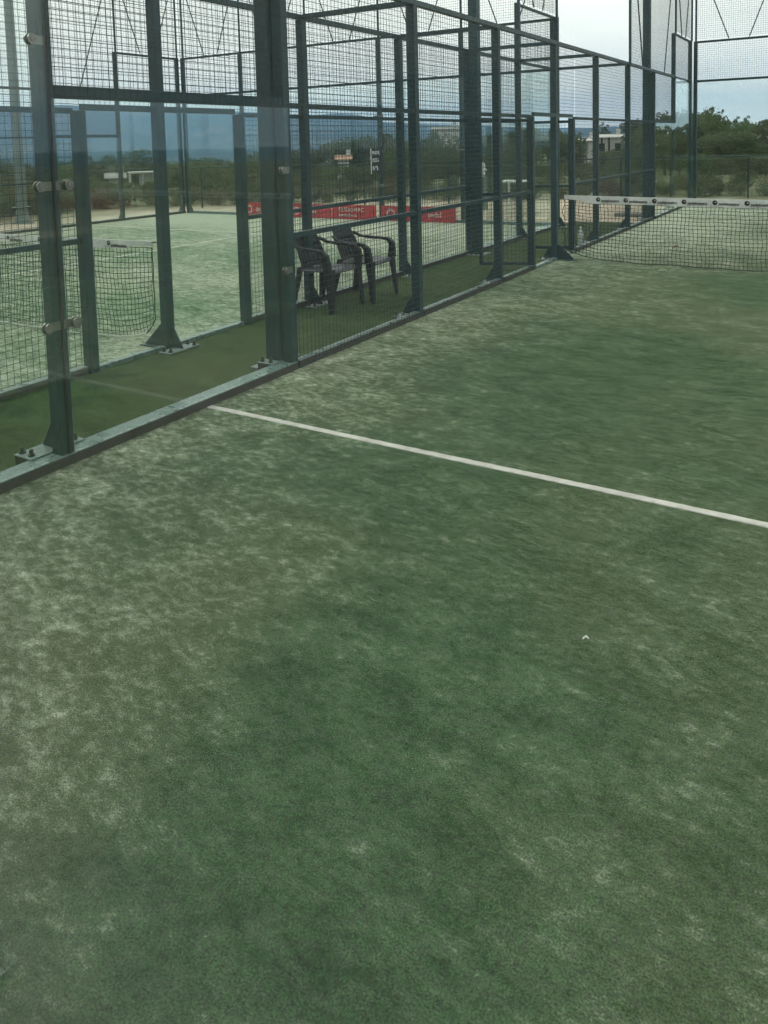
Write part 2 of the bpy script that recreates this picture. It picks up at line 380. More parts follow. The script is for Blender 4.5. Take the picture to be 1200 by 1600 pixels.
# mountains: a broad range about 8 to 12 km away; ridge heights follow what the photograph shows above the horizon
ridge_px = [(-400, 190), (-150, 178), (0, 172), (100, 163), (170, 166), (260, 174), (330, 172), (400, 174), (460, 183), (520, 178), (565, 180), (600, 191), (660, 193),
            (740, 196), (820, 200), (880, 199), (920, 200), (960, 197), (1000, 203), (1100, 205), (1250, 196), (1500, 200), (1900, 195)]
rd = sorted((math.degrees(math.atan2(ray(u, v)[0], ray(u, v)[1])), ray(u, v)[2]/math.hypot(ray(u, v)[0], ray(u, v)[1])) for u, v in ridge_px)
rb = [q[0] for q in rd]; re_ = [q[1] for q in rd]
rng = np.random.default_rng(5)
mv, mf = [], []
NB, NR = 260, 30; D0, D1 = 5200., 11800.; DR = 10200.
ph = rng.uniform(0, 6.28, 12)
for j in range(NB):
    b = -105+170*j/(NB-1); e = np.interp(b, rb, re_)*DR+1.7
    for i in range(NR):
        d = D0+(D1-D0)*i/(NR-1); t = (d-D0)/(DR-D0)
        prof = (t**1.35 if t <= 1 else max(0.0, 1-(t-1)*1.6))
        ng = sum(math.sin(b*f+d*g+ph[q])*a for q, (f, g, a) in enumerate([(0.9, .0021, .10), (2.1, .004, .07), (4.7, .003, .05), (9.3, .006, .03), (17., .005, .02)]))
        h = e*prof*(1+ng*(1-min(1, t)**3)*1.6) + e*0.02*math.sin(b*9+ph[7])*prof
        mv.append((CAM[0]+d*math.sin(R(b)), CAM[1]+d*math.cos(R(b)), -96+max(0, h+96*prof)))
for j in range(NB-1):
    for i in range(NR-1):
        a = j*NR+i; mf.append((a, a+1, a+NR+1, a+NR))
me = bpy.data.meshes.new('mountains'); me.from_pydata(mv, [], mf); me.update(); me.polygons.foreach_set('use_smooth', [True]*len(me.polygons))
link('mountains', me, 'mount', kind='structure')

# ------------------------------------------------------------------ court surfaces
XL, XF, YN, YB = -1.45, -11.45, 4.0, 14.0        # neighbouring court: near side, far side, its net, its end wall
court = box('court_surface', 'court', None, 0, 10, 0, 20, -0.025, 0, kind='structure')
lrng = np.random.default_rng(3)
def line(parent, x0, x1, y0, y1):
    along = (x1-x0) > (y1-y0); a0, a1, b0, b1 = (x0, x1, y0, y1) if along else (y0, y1, x0, x1)
    n_ = int((a1-a0)/0.02); a = np.linspace(a0, a1, n_+1)
    j0 = lrng.normal(0, 0.0011, n_+1)+0.002*np.sin(a*3.1); j1 = lrng.normal(0, 0.0011, n_+1)+0.002*np.sin(a*3.1+0.4)
    vs, fs = [], []
    for k in range(n_+1):
        for b, z in ((b0+j0[k], 0.0004), (b0+j0[k]+0.003, 0.0040), (b1+j1[k]-0.003, 0.0040), (b1+j1[k], 0.0004)):
            vs.append((a[k], b, z) if along else (b, a[k], z))
    for k in range(n_):
        for q in range(3):
            i0 = k*4+q; f = (i0, i0+4, i0+5, i0+1); fs.append(f if along else f[::-1])
    MB().add(vs, fs).build('line', 'line', parent)
for a in ((0.006, 10, 3.025, 3.075), (0.006, 10, 16.925, 16.975), (4.975, 5.025, 3.076, 16.924)): line(court, *a)
court2 = box('neighbouring_court_surface', 'court2', None, XF, XL, YN-10, YB, -0.025, 0, kind='structure')
xm = (XL+XF)/2
for a in ((XF, XL-0.006, YB-3.075, YB-3.025), (xm-0.025, xm+0.025, YN-6.95, YB-3.076)): line(court2, *a)
box('walkway_turf', 'walk', None, XL+0.0005, -0.0005, -3.0, 15.05, -0.025, -0.002, kind='structure')
box('walkway_turf', 'walk', None, -4.0, 10.0, -3.0, -0.12, -0.027, -0.006, kind='structure') if False else None
paving = box('paving', 'paving', None, -8, 12, -6.5, -0.16, -0.028, -0.008, kind='structure')
paving.location.z = -0.004

# ------------------------------------------------------------------ fences
SP, WW = 0.05, 0.0042
def mesh_wires(plane, c, a0, a1, z0, z1, parent, tilt=None):
    """welded wire panel in the plane x = c ('x') or y = c ('y')"""
    m = MB(); P = (lambda a, z: (c, a, z)) if plane == 'x' else (lambda a, z: (a, c, z))
    k = int(round((a1-a0)/SP)); kz = int(round((z1-z0)/SP))
    for i in range(1, k): m.wire(P(a0+(a1-a0)*i/k, z0), P(a0+(a1-a0)*i/k, z1), WW)
    off = WW*0.9
    Q = (lambda a, z: (c+off, a, z)) if plane == 'x' else (lambda a, z: (a, c+off, z))
    for i in range(0, kz+1): m.wire(Q(a0, z0+(z1-z0)*i/kz), Q(a1, z0+(z1-z0)*i/kz), WW)
    return m.build('wire_mesh', 'wire', parent, 'stuff')

def make_post(w, x, y, h, s=1, out=(-1, 0), size=0.085, base=True, high=False):
    """upright with foot plate, bolts and gusset; out = direction away from the court"""
    ox, oy = out; hs = size/2
    m = MB().bbox(x-hs, x+hs, y-hs, y+hs, 0.0, h)
    p = m.build('post', 'steel', w)
    if base:
        tx, ty = -oy, ox
        pm = MB()
        zp = 0.0605 if high else 0.008
        for r0, r1, z0 in ([(0.0005, 0.15, 0.0605)] if high else [(0.0226, 0.15, 0.002)]):
            a0, a1 = sorted((hs+r0, hs+r1))
            if ox: pm.box(x+ox*a0, x+ox*a1, y-0.17, y+0.17, z0, zp+0.006)
            else: pm.box(x-0.17, x+0.17, y+oy*a0, y+oy*a1, z0, zp+0.006)
        pm.build('base_plate', 'plate', p)
        if high: box('footing', 'rail_dark', p, *sorted((x+ox*(hs+0.023), x+ox*(hs+0.148))), y-0.165, y+0.165, -0.01, 0.060)
        for q in (-1, 1):
            for r_ in (0.045, 0.125):
                bx, by = x+ox*(hs+r_)+tx*q*0.135, y+oy*(hs+r_)+ty*q*0.135
                MB().lathe([(0.018, 0.0), (0.018, 0.012), (0.011, 0.013), (0.011, 0.034), (0.006, 0.038)], (bx, by, zp+0.0063), 6).build('bolt', 'bolt', p)
        zg = zp+0.0066; g = [(0, zg+0.17), (0, zg), (0.13, zg), (0.125, zg+0.015), (0.03, zg+0.17)]
        if ox: poly = [(x+ox*(hs+a), z) for a, z in g]; MB().prism(poly, 'y', y-0.005, y+0.005).build('gusset', 'steel', p)
        else: poly = [(y+oy*(hs+a), z) for a, z in g]; MB().prism(poly, 'x', x-0.005, x+0.005).build('gusset', 'steel', p)
    return p

def clamp(p, plane, c, a, z, sgn, both=True, r=0.02):
    """patch fitting that bridges two panes in front of a post; sgn = side facing the court"""
    m = MB()
    def cyl(ac, z_, d0, d1, rad):
        ring = [(rad*math.cos(t), rad*math.sin(t)) for t in [2*math.pi*i/16 for i in range(16)]]
        if plane == 'x': m.prism([(ac+q[0], z_+q[1]) for q in ring], 'x', d0, d1)
        else: m.prism([(ac+q[0], z_+q[1]) for q in ring], 'y', d0, d1)
    ends = (-0.085, 0.085) if both else (-0.085,)
    lo, hi = sorted((c-sgn*0.014, c-sgn*0.020))
    a0, a1 = a+ends[0], a+(ends[-1] if both else 0.0)
    pl = [(a0, z-0.024), (a1, z-0.024), (a1, z+0.024), (a0, z+0.024)]
    m.prism(pl, plane, lo, hi)
    for e in ends:
        cyl(a+e, z, *sorted((c-sgn*0.0132, c-sgn*0.022)), 0.031)
        cyl(a+e, z, *sorted((c+sgn*0.001, c+sgn*0.010)), 0.027)
        cyl(a+e, z, *sorted((c+sgn*0.010, c+sgn*0.013)), 0.012)
    m.build('clamp', 'clamp', p)

def glass(w, plane, c, sgn, a0, a1, z0, z1, mat='glass'):
    g = 0.006; lo, hi = sorted((c-sgn*0.012, c))
    if plane == 'x': return box('glass_pane', mat, w, lo, hi, a0+g, a1-g, z0, z1)
    return box('glass_pane', mat, w, a0+g, a1-g, lo, hi, z0, z1)

def rail(w, plane, c, sgn, a0, a1, z, name='rail', hgt=0.04, dep=0.04, mat='steel', inset=0.022):
    """horizontal bar just behind the mesh, between posts"""
    lo, hi = sorted((c-sgn*inset, c-sgn*(inset+dep)))
    if plane == 'x': return box(name, mat, w, lo, hi, a0, a1, z-hgt/2, z+hgt/2)
    return box(name, mat, w, a0, a1, lo, hi, z-hgt/2, z+hgt/2)

def side_wall(w, x, sgn, out, y0, sections, posts, lampy, high_from=None):
    """sections: (ya, yb, kind); kind in glass3, glass2, mesh, door"""
    px = x+out*(0.018+0.0425)
    H = 3.0
    half = 0.0425
    for (y, h, base, kind) in posts:
        p = make_post(w, px, y, h, out=(out, 0), base=base, high=kind in ('joint', 'end'))
        if kind == 'joint':
            for z in (0.77, 1.52, 2.28): clamp(p, 'x', x, y, z, -out, both=(z < 2.0))
            box('joint_seal', 'ink', p, *sorted((x+out*0.0115, x+out*0.0005)), y-0.0055, y+0.0055, 0.06, 2.99)
        if kind == 'end':
            for z in (0.77, 1.52): clamp(p, 'x', x, y, z, -out, both=False)
        if kind == 'end_far':
            for z in (0.77, 1.52): clamp(p, 'x', x, y+0.17, z, -out, both=False)
        if kind == 'net':
            g = [(0, 0.20), (0, 0.004), (0.24, 0.004), (0.24, 0.012), (0.04, 0.20)]
            MB().prism([(px-out*(half+0.0+a), z) for a, z in g], 'y', y-0.006, y+0.006).build('gusset', 'steel', p)
            MB().box(*sorted((px-out*half, px-out*(half+0.25))), y-0.06, y+0.06, 0.005, 0.011).build('base_plate', 'steel', p)
    for (ya, yb, kind) in sections:
        # foot rail
        if kind != 'door':
            lo, hi = sorted((x+out*0.125, x-out*0.004))
            if kind.startswith('glass'):
                fr = box('foot_rail', 'rail_dark', w, lo, hi, ya+0.001, yb-0.001, -0.01, 0.0525)
                box('rail_lit_top', 'rail', fr, lo, hi-0.002 if out < 0 else hi, ya+0.001, yb-0.001, 0.053, 0.058)  # thin paler strip with the sky reflection put into its colour
            else:
                lo, hi = sorted((x+out*0.012, x+out*0.075))
                fr = box('foot_rail', 'rail_dark', w, lo, hi, ya+0.046, yb-0.046, -0.01, 0.0495)
                box('rail_lit_top', 'rail', fr, lo, hi, ya+0.046, yb-0.046, 0.05, 0.055)
        else:
            lo, hi = sorted((x+out*0.012, x+out*0.075)); box('foot_rail', 'rail', w, lo, hi, ya+0.046, yb-0.046, -0.01, 0.03)
        a, b = ya+0.044, yb-0.044
        if kind == 'glass3':
            glass(w, 'x', x, -out, ya, yb, 0.0595, 3.0)
            for z in (3.02, 3.98): rail(w, 'x', x, -out, a, b, z)
            mesh_wires('x', x+out*0.014, ya, yb, 3.0, 4.0, w)
        elif kind == 'glass2':
            glass(w, 'x', x, -out, ya, yb, 0.0595, 1.98)
            rail(w, 'x', x, -out, a, b, 2.02, hgt=0.07); rail(w, 'x', x, -out, ya, yb, 3.03, 'top_rail', 0.05, 0.06)
            mesh_wires('x', x+out*0.014, ya, yb, 2.0, 3.0, w)
        elif kind == 'mesh':
            for z in (1.02, 2.0): rail(w, 'x', x, -out, a, b, z)
            rail(w, 'x', x, -out, ya, yb, 3.03, 'top_rail', 0.05, 0.06)
            mesh_wires('x', x+out*0.012, ya, yb, 0.015, 3.0, w)
        elif kind == 'door':
            rail(w, 'x', x, -out, a, b, 2.03, 'lintel', 0.05)
            rail(w, 'x', x, -out, ya, yb, 3.03, 'top_rail', 0.05, 0.06)
            mesh_wires('x', x+out*0.012, ya, yb, 2.05, 3.0, w)

def gate(w, hinge, free, zt=1.97):
    h = np.array([*hinge, 0.]); f = np.array([*free, 0.]); d = (f-h)/np.linalg.norm(f-h)
    m = MB()
    for q in (h+d*0.02, f-d*0.02): m.bar(q+[0, 0, 0.06], q+[0, 0, zt], 0.04, 0.04)
    for z in (0.08, 1.0, zt-0.02): m.bar(h+d*0.0405+[0, 0, z], f-d*0.0405+[0, 0, z], 0.04, 0.04)
    fr = m.build('gate', 'steel', w)
    m = MB(); Ln = np.linalg.norm(f-h); k = int(Ln/SP)
    for i in range(1, k): q = h+d*(Ln*i/k); m.wire(q+[0, 0, 0.08], q+[0, 0, zt-0.02], WW)
    nrm = np.array([d[1], -d[0], 0])*0.004
    for i in range(int((zt-0.1)/SP)): z = 0.1+i*SP; m.wire(h+d*0.03+nrm+[0, 0, z], f-d*0.03+nrm+[0, 0, z], WW)
    m.build('wire_mesh', 'wire', fr, 'stuff')
    MB().bar(f-d*0.02+[0, 0, 0.98]+nrm*6, f-d*0.14+[0, 0, 0.98]+nrm*6, 0.02, n=8).build('handle', 'bolt', fr)

def upper_bay(w, plane, c, a0, a1, zb, diag, poles, zt=6.0):
    """high ball-stop netting above a wall: mesh, poles, diagonal braces"""
    mesh_wires(plane, c, a0, a1, zb+0.06, zt, w)
    P = (lambda a, z, o=0.0: (c+o, a, z)) if plane == 'x' else (lambda a, z, o=0.0: (a, c+o, z))
    MB().bar(P(a0, zt), P(a1, zt), 0.04, n=8).build('upper_rail', 'steel', w)
    for a, z in poles: MB().bar(P(a, z, 0.03), P(a, zt+0.05, 0.03), 0.05, n=10).build('upper_pole', 'steel', w)
    for a, b, z0 in diag: MB().bar(P(a, zt-0.05, 0.02), P(b, z0, 0.02), 0.026, n=8).build('brace', 'steel', w)

# ---- our court, side wall at x = 0
W1 = thing('padel_court_wall', 'long green side wall of glass panes and wire mesh beside the foreground court', 'court wall', (0, 10, 0))
secs = [(0, 2, 'glass3'), (2, 4, 'glass2'), (4, 6, 'mesh'), (6, 8, 'mesh'), (8, 9.09, 'mesh'), (9.09, 10, 'door'), (10, 10.77, 'door'),
        (10.77, 12, 'mesh'), (12, 14, 'mesh'), (14, 16, 'mesh'), (16, 18, 'glass2'), (18, 20, 'glass3')]
posts = [(2, 4.0, True, 'joint'), (4, 3.0, True, 'end'), (6, 3.0, True, ''), (8, 3.0, True, ''), (9.09, 2.0, False, ''), (10, 3.0, True, 'net'), (10.77, 2.0, False, ''),
         (12, 3.0, True, ''), (14, 3.0, True, ''), (16, 3.0, True, 'end_far'), (18, 4.0, True, ''), (19.95, 4.0, True, '')]
side_wall(W1, 0.0, 1, -1, 0, secs, posts, (4, 16))
gate(W1, (-0.04, 9.04), (-0.66, 8.77)); gate(W1, (-0.04, 10.72), (-0.62, 10.50))
for Y in (6, 8, 10, 12, 14):
    MB().bar((-0.105, Y, 3.03), (XL+0.105, Y, 3.03), 0.05, 0.05).build('cross_bar', 'steel', W1)
upper_bay(W1, 'x', -0.05, 14, 18, 3.0, [(14.05, 15.0, 3.05), (17.95, 16.9, 3.05)], [(14, 3.0), (18, 4.0)])
upper_bay(W1, 'x', -0.05, 18, 19.93, 4.0, [(18.05, 18.75, 4.02), (19.9, 19.2, 4.02)], [(19.93, 4.0)])

# ---- our court, far end wall at y = 20
W2 = thing('padel_court_wall', 'far glass end wall of the foreground court with mesh and braces above, behind the net', 'court wall', (5, 20, 0))
def end_wall(w, y, x0, x1, out, near=False, upper=True, skip=()):
    n_ = int(round((x1-x0)/2)); py = y+out*(0.018+0.0425)
    for i in range(n_+1):
        x = x0+(x1-x0)*i/n_
        if i in skip: continue
        p = make_post(w, x+(0.05 if i == 0 else (-0.05 if i == n_ else 0)), py, 4.0, out=(0, out))
        if 0 < i < n_:
            for z in (0.77, 1.52, 2.28): clamp(p, 'y', y, x, z, -out)
    for i in range(n_):
        a, b = x0+(x1-x0)*i/n_, x0+(x1-x0)*(i+1)/n_
        glass(w, 'y', y, -out, a, b, 0.0595, 3.0, 'glass_near' if near else 'glass')
        lo, hi = sorted((y+out*0.125, y-out*0.004)); box('foot_rail', 'rail', w, a+0.001 if i else a+0.09, b-0.001 if i < n_-1 else b-0.09, lo, hi, -0.01, 0.058)
        for z in (3.03, 3.98): rail(w, 'y', y, -out, a+0.095 if i == 0 else a+0.044, b-0.095 if i == n_-1 else b-0.044, z, hgt=0.05)
        mesh_wires('y', y+out*0.014, a+0.03, b-0.03, 3.0, 4.0, w)
        if upper:
            upper_bay(w, 'y', y+out*0.05, a+0.05, b, 4.0, [(a+0.1, a+0.8, 4.02), (b-0.05, b-0.75, 4.02)], [(a+0.05 if i == 0 else a, 4.0)])
end_wall(W2, 20.0, 0, 10, 1)
# ---- our court, near end wall at y = 0: the photograph is taken through its glass
W3 = thing('padel_court_wall', 'near glass end wall of the foreground court that the view looks through', 'court wall', (5, 0, 0))
end_wall(W3, 0.0, 0, 10, -1, near=True, upper=False)

# ---- neighbouring court
W4 = thing('padel_court_wall', 'green mesh side wall of the left court along the turf walkway behind the chairs', 'court wall', (XL, 4, 0))
secs = [(-2, 0, 'mesh'), (0, 2, 'mesh'), (2, 3.22, 'mesh'), (3.22, 4, 'door'), (4, 4.99, 'door'), (4.99, 6, 'mesh'), (6, 8, 'mesh'), (8, 10, 'mesh'), (10, 12, 'glass2'), (12, 14, 'glass3')]
posts = [(-2, 3, True, ''), (0, 3, True, ''), (2, 3, True, ''), (3.22, 2.0, False, ''), (4, 3, True, 'net'), (4.99, 2.0, False, ''), (6, 3, True, ''), (8, 3, True, ''), (10, 3, True, 'end_far'), (12, 4.0, True, ''), (13.95, 4.0, True, '')]
side_wall(W4, XL, -1, 1, 0, secs, posts, (10,))
upper_bay(W4, 'x', XL+0.05, 12, 13.93, 4.0, [(12.05, 12.75, 4.02), (13.9, 13.2, 4.02)], [(12, 4.0), (13.93, 4.0)])

W5 = thing('padel_court_wall', 'glass end wall of the left court with mesh above, behind the red banners', 'court wall', (xm, YB, 0))
end_wall(W5, YB, XF, XL, 1)
W6 = thing('padel_court_wall', 'far side wall of the left court with sandy ground and trees behind it', 'court wall', (XF, 8, 0))
secs = [(2, 4, 'mesh'), (4, 6, 'mesh'), (6, 8, 'mesh'), (8, 10, 'mesh'), (10, 12, 'glass2'), (12, 14, 'glass3')]
posts = [(2, 3, True, ''), (4, 3, True, ''), (6, 3, True, ''), (8, 3, True, ''), (10, 3, True, ''), (12, 4.0, True, ''), (13.95, 4.0, True, '')]
side_wall(W6, XF, 1, -1, 0, secs, posts, ())
upper_bay(W6, 'x', XF-0.05, 8, 12, 3.0, [(8.05, 9.0, 3.05), (11.95, 10.95, 3.05)], [(8, 3.0), (12, 4.0)])
upper_bay(W6, 'x', XF-0.05, 12, 13.93, 4.0, [(12.05, 12.75, 4.02), (13.9, 13.2, 4.02)], [(13.93, 4.0)])

# ------------------------------------------------------------------ floodlight masts
def mast(x, y, label, size=0.14, h=7.0, arm=(1, 0), flange=False):
    t = thing('floodlight_mast', label, 'light mast', (x, y, 0), 'floodlight masts')
    if flange:
        MB().lathe([(0.13, 0.02), (0.085, h)], (x, y, 0), 16).build('pole', 'mast', t, smooth=False)
        MB().lathe([(0.27, 0.0), (0.27, 0.025), (0.17, 0.03), (0.135, 0.30)], (x, y, -0.03), 16).build('base_flange', 'mast', t)
        MB().lathe([(0.22, 0.36), (0.22, 0.375), (0.13, 0.376)], (x, y, 0), 16).build('collar', 'mast', t)
    else:
        MB().bbox(x-size/2, x+size/2, y-size/2, y+size/2, 0.0, h, 0.012).build('pole', 'steel', t)
        MB().box(x-0.15, x+0.15, y-0.16, y+0.16, 0.0, 0.016).build('base_flange', 'plate', t)
    ax, ay = arm
    MB().bar((x, y, h-0.03), (x+ax*1.1, y+ay*1.1, h-0.03), 0.06, 0.06).build('arm', 'steel', t)
    for q in (0.45, 0.95):
        cx, cy_ = x+ax*q, y+ay*q
        hd = MB().box(cx-0.16, cx+0.16, cy_-0.2, cy_+0.2, h-0.17, h-0.062).build('lamp_head', 'mast', t)
        MB().box(cx-0.14, cx+0.14, cy_-0.18, cy_+0.18, h-0.176, h-0.171).build('lens', 'plate', hd)
    return t
mast(-0.185, 4.0, 'thick dark green light mast rising at the end of the near glass panes')
mast(-0.185, 16.0, 'green light mast on the foreground court wall beyond the net')
mast(XL+0.185, 10.0, 'green light mast on the walkway at the end of the left court mesh', arm=(-1, 0))
mast(-13.75, 10.85, 'round grey light mast with flared foot outside the left court', flange=True, h=8.0)
mast(-1.75, 21.0, 'slim light mast standing behind the far end of the courts', size=0.10) if False else None

# ------------------------------------------------------------------ nets
def padel_net(name_loc, x0, x1, y, label, lace_end, letters):
    """x0 = end at the visible post, x1 = other end"""
    s = 1 if x1 > x0 else -1; Ln = abs(x1-x0)
    t = thing('padel_net', label, 'net', (x0, y, 0))
    def ztop(q): return 0.915-0.035*math.sin(math.pi*min(1, q/Ln))**0.8
    def zbot(q): return 0.012+0.20*math.exp(-q/0.22)+0.20*math.exp(-(Ln-q)/0.22)+0.006*math.sin(q*5)
    def yb(q, k): return y+0.05*math.sin(q*1.3+0.6)*k*k+0.03*k*math.sin(q*3.1)+(-0.05)*k
    TH = 0.105 if s > 0 else 0.075
    n_ = 160; m = MB()
    vs = []; 
    for i in range(n_+1):
        q = 0.05+(Ln-0.1)*i/n_; zt = ztop(q); w_ = 0.004*math.sin(q*11)+0.003*math.sin(q*23)
        hb = TH*(1.0 if q > 0.3 else 0.62)
        for dy in (-0.006, 0.006):
            for k, z in enumerate((zt, zt-hb*0.5, zt-hb+0.004*math.sin(q*7.3))):
                vs.append((x0+s*q, y+dy+w_*k*0.6, z))
    fs = []
    for i in range(n_):
        a = i*6; b = a+6
        fs += [(a, b, b+1, a+1), (a+1, b+1, b+2, a+2), (a+3, a+4, b+4, b+3), (a+4, a+5, b+5, b+4), (a, a+3, b+3, b), (a+2, b+2, b+5, a+5)]
    fs += [(0, 1, 4, 3), (1, 2, 5, 4), (n_*6, n_*6+3, n_*6+4, n_*6+1), (n_*6+1, n_*6+4, n_*6+5, n_*6+2)]
    tp = MB().add(vs, fs).build('tape', 'tape', t)
    # cords
    m = MB(); cs = 0.050; nc = int((Ln-0.12)/cs); nz = 17; W = 0.0056
    pt = {}
    rr = random.Random(4)
    for i in range(nc+1):
        q = 0.06+(Ln-0.12)*i/nc
        for k in range(nz+1):
            f = k/nz; zt = ztop(q)-0.06; zb_ = zbot(q)
            z = zt+(zb_-zt)*f
            pt[i, k] = (x0+s*(q+0.006*math.sin(k*0.9+i*0.35)+rr.uniform(-.003, .003)), yb(q, f), z+rr.uniform(-.003, .003)+0.004*math.sin(i*0.5))
    for i in range(nc+1):
        for k in range(nz):
            m.wire(pt[i, k], pt[i, k+1], W)
            if i < nc: m.wire(pt[i, k], pt[i+1, k], W)
    m.build('net_mesh', 'net', t, 'stuff')
    MB().tube([pt[i, nz] for i in range(nc+1)], 0.005, 6).build('bottom_cord', 'net' if s > 0 else 'tape', t)
    # lacing that runs down beside the post
    pts = [(x0+s*(0.045+(0.018 if s > 0 else 0.003)*math.sin(z*26)), y-0.01, 0.86-z) for z in np.linspace(0, 0.62, 36)] + [(x0+s*0.09, y-0.012, 0.17), (x0+s*0.16, y-0.015, 0.10)]
    MB().tube(pts, 0.005, 6).build('lacing_cord', 'rope' if s > 0 else 'net', t)
    # cable and ratchet
    MB().tube([(x0-s*0.06, y, 0.905), (x0+s*0.06, y, 0.905)], 0.006, 8).build('cable', 'bolt', t)
    MB().lathe([(0.008, 0), (0.008, 0.004)], (0, 0, 0), 10)
    # printed emblems and lettering
    for q in letters:
        zc = ztop(q)-TH*0.5; x = x0+s*q
        th = [2*math.pi*i/14 for i in range(14)]; rad = TH*0.29
        yy = y-0.0125
        MB().prism([(x+rad*math.cos(a), zc+0.006+rad*math.sin(a)) for a in th], 'y', yy, yy+0.003).build('emblem', 'ink', tp)
        MB().prism([(x+rad*0.25+rad*0.30*math.cos(a), zc+0.011+rad*0.2*math.sin(a)) for a in th], 'y', yy-0.002, yy-0.0005).build('emblem', 'tape', tp)
        put_text('lettering', 'padelnuestro', 0.050 if s > 0 else 0.046, 'ink', tp, (x+rad*1.4, yy, zc-0.024), (1, 0, -0.012), (0, 0, 1), shear=0.25, sx=0.90 if s > 0 else 0.84, bold=0.0012)
    return t
padel_net('net', 0.03, 9.97, 10.0, 'black padel net with white tape across the foreground court', True, [0.53+0.372*i for i in range(24)])
padel_net('net', XL-0.03, XF+0.03, 4.0, 'black padel net of the left court with white tape, behind the glass', True, [0.60+0.50*i for i in range(17)])

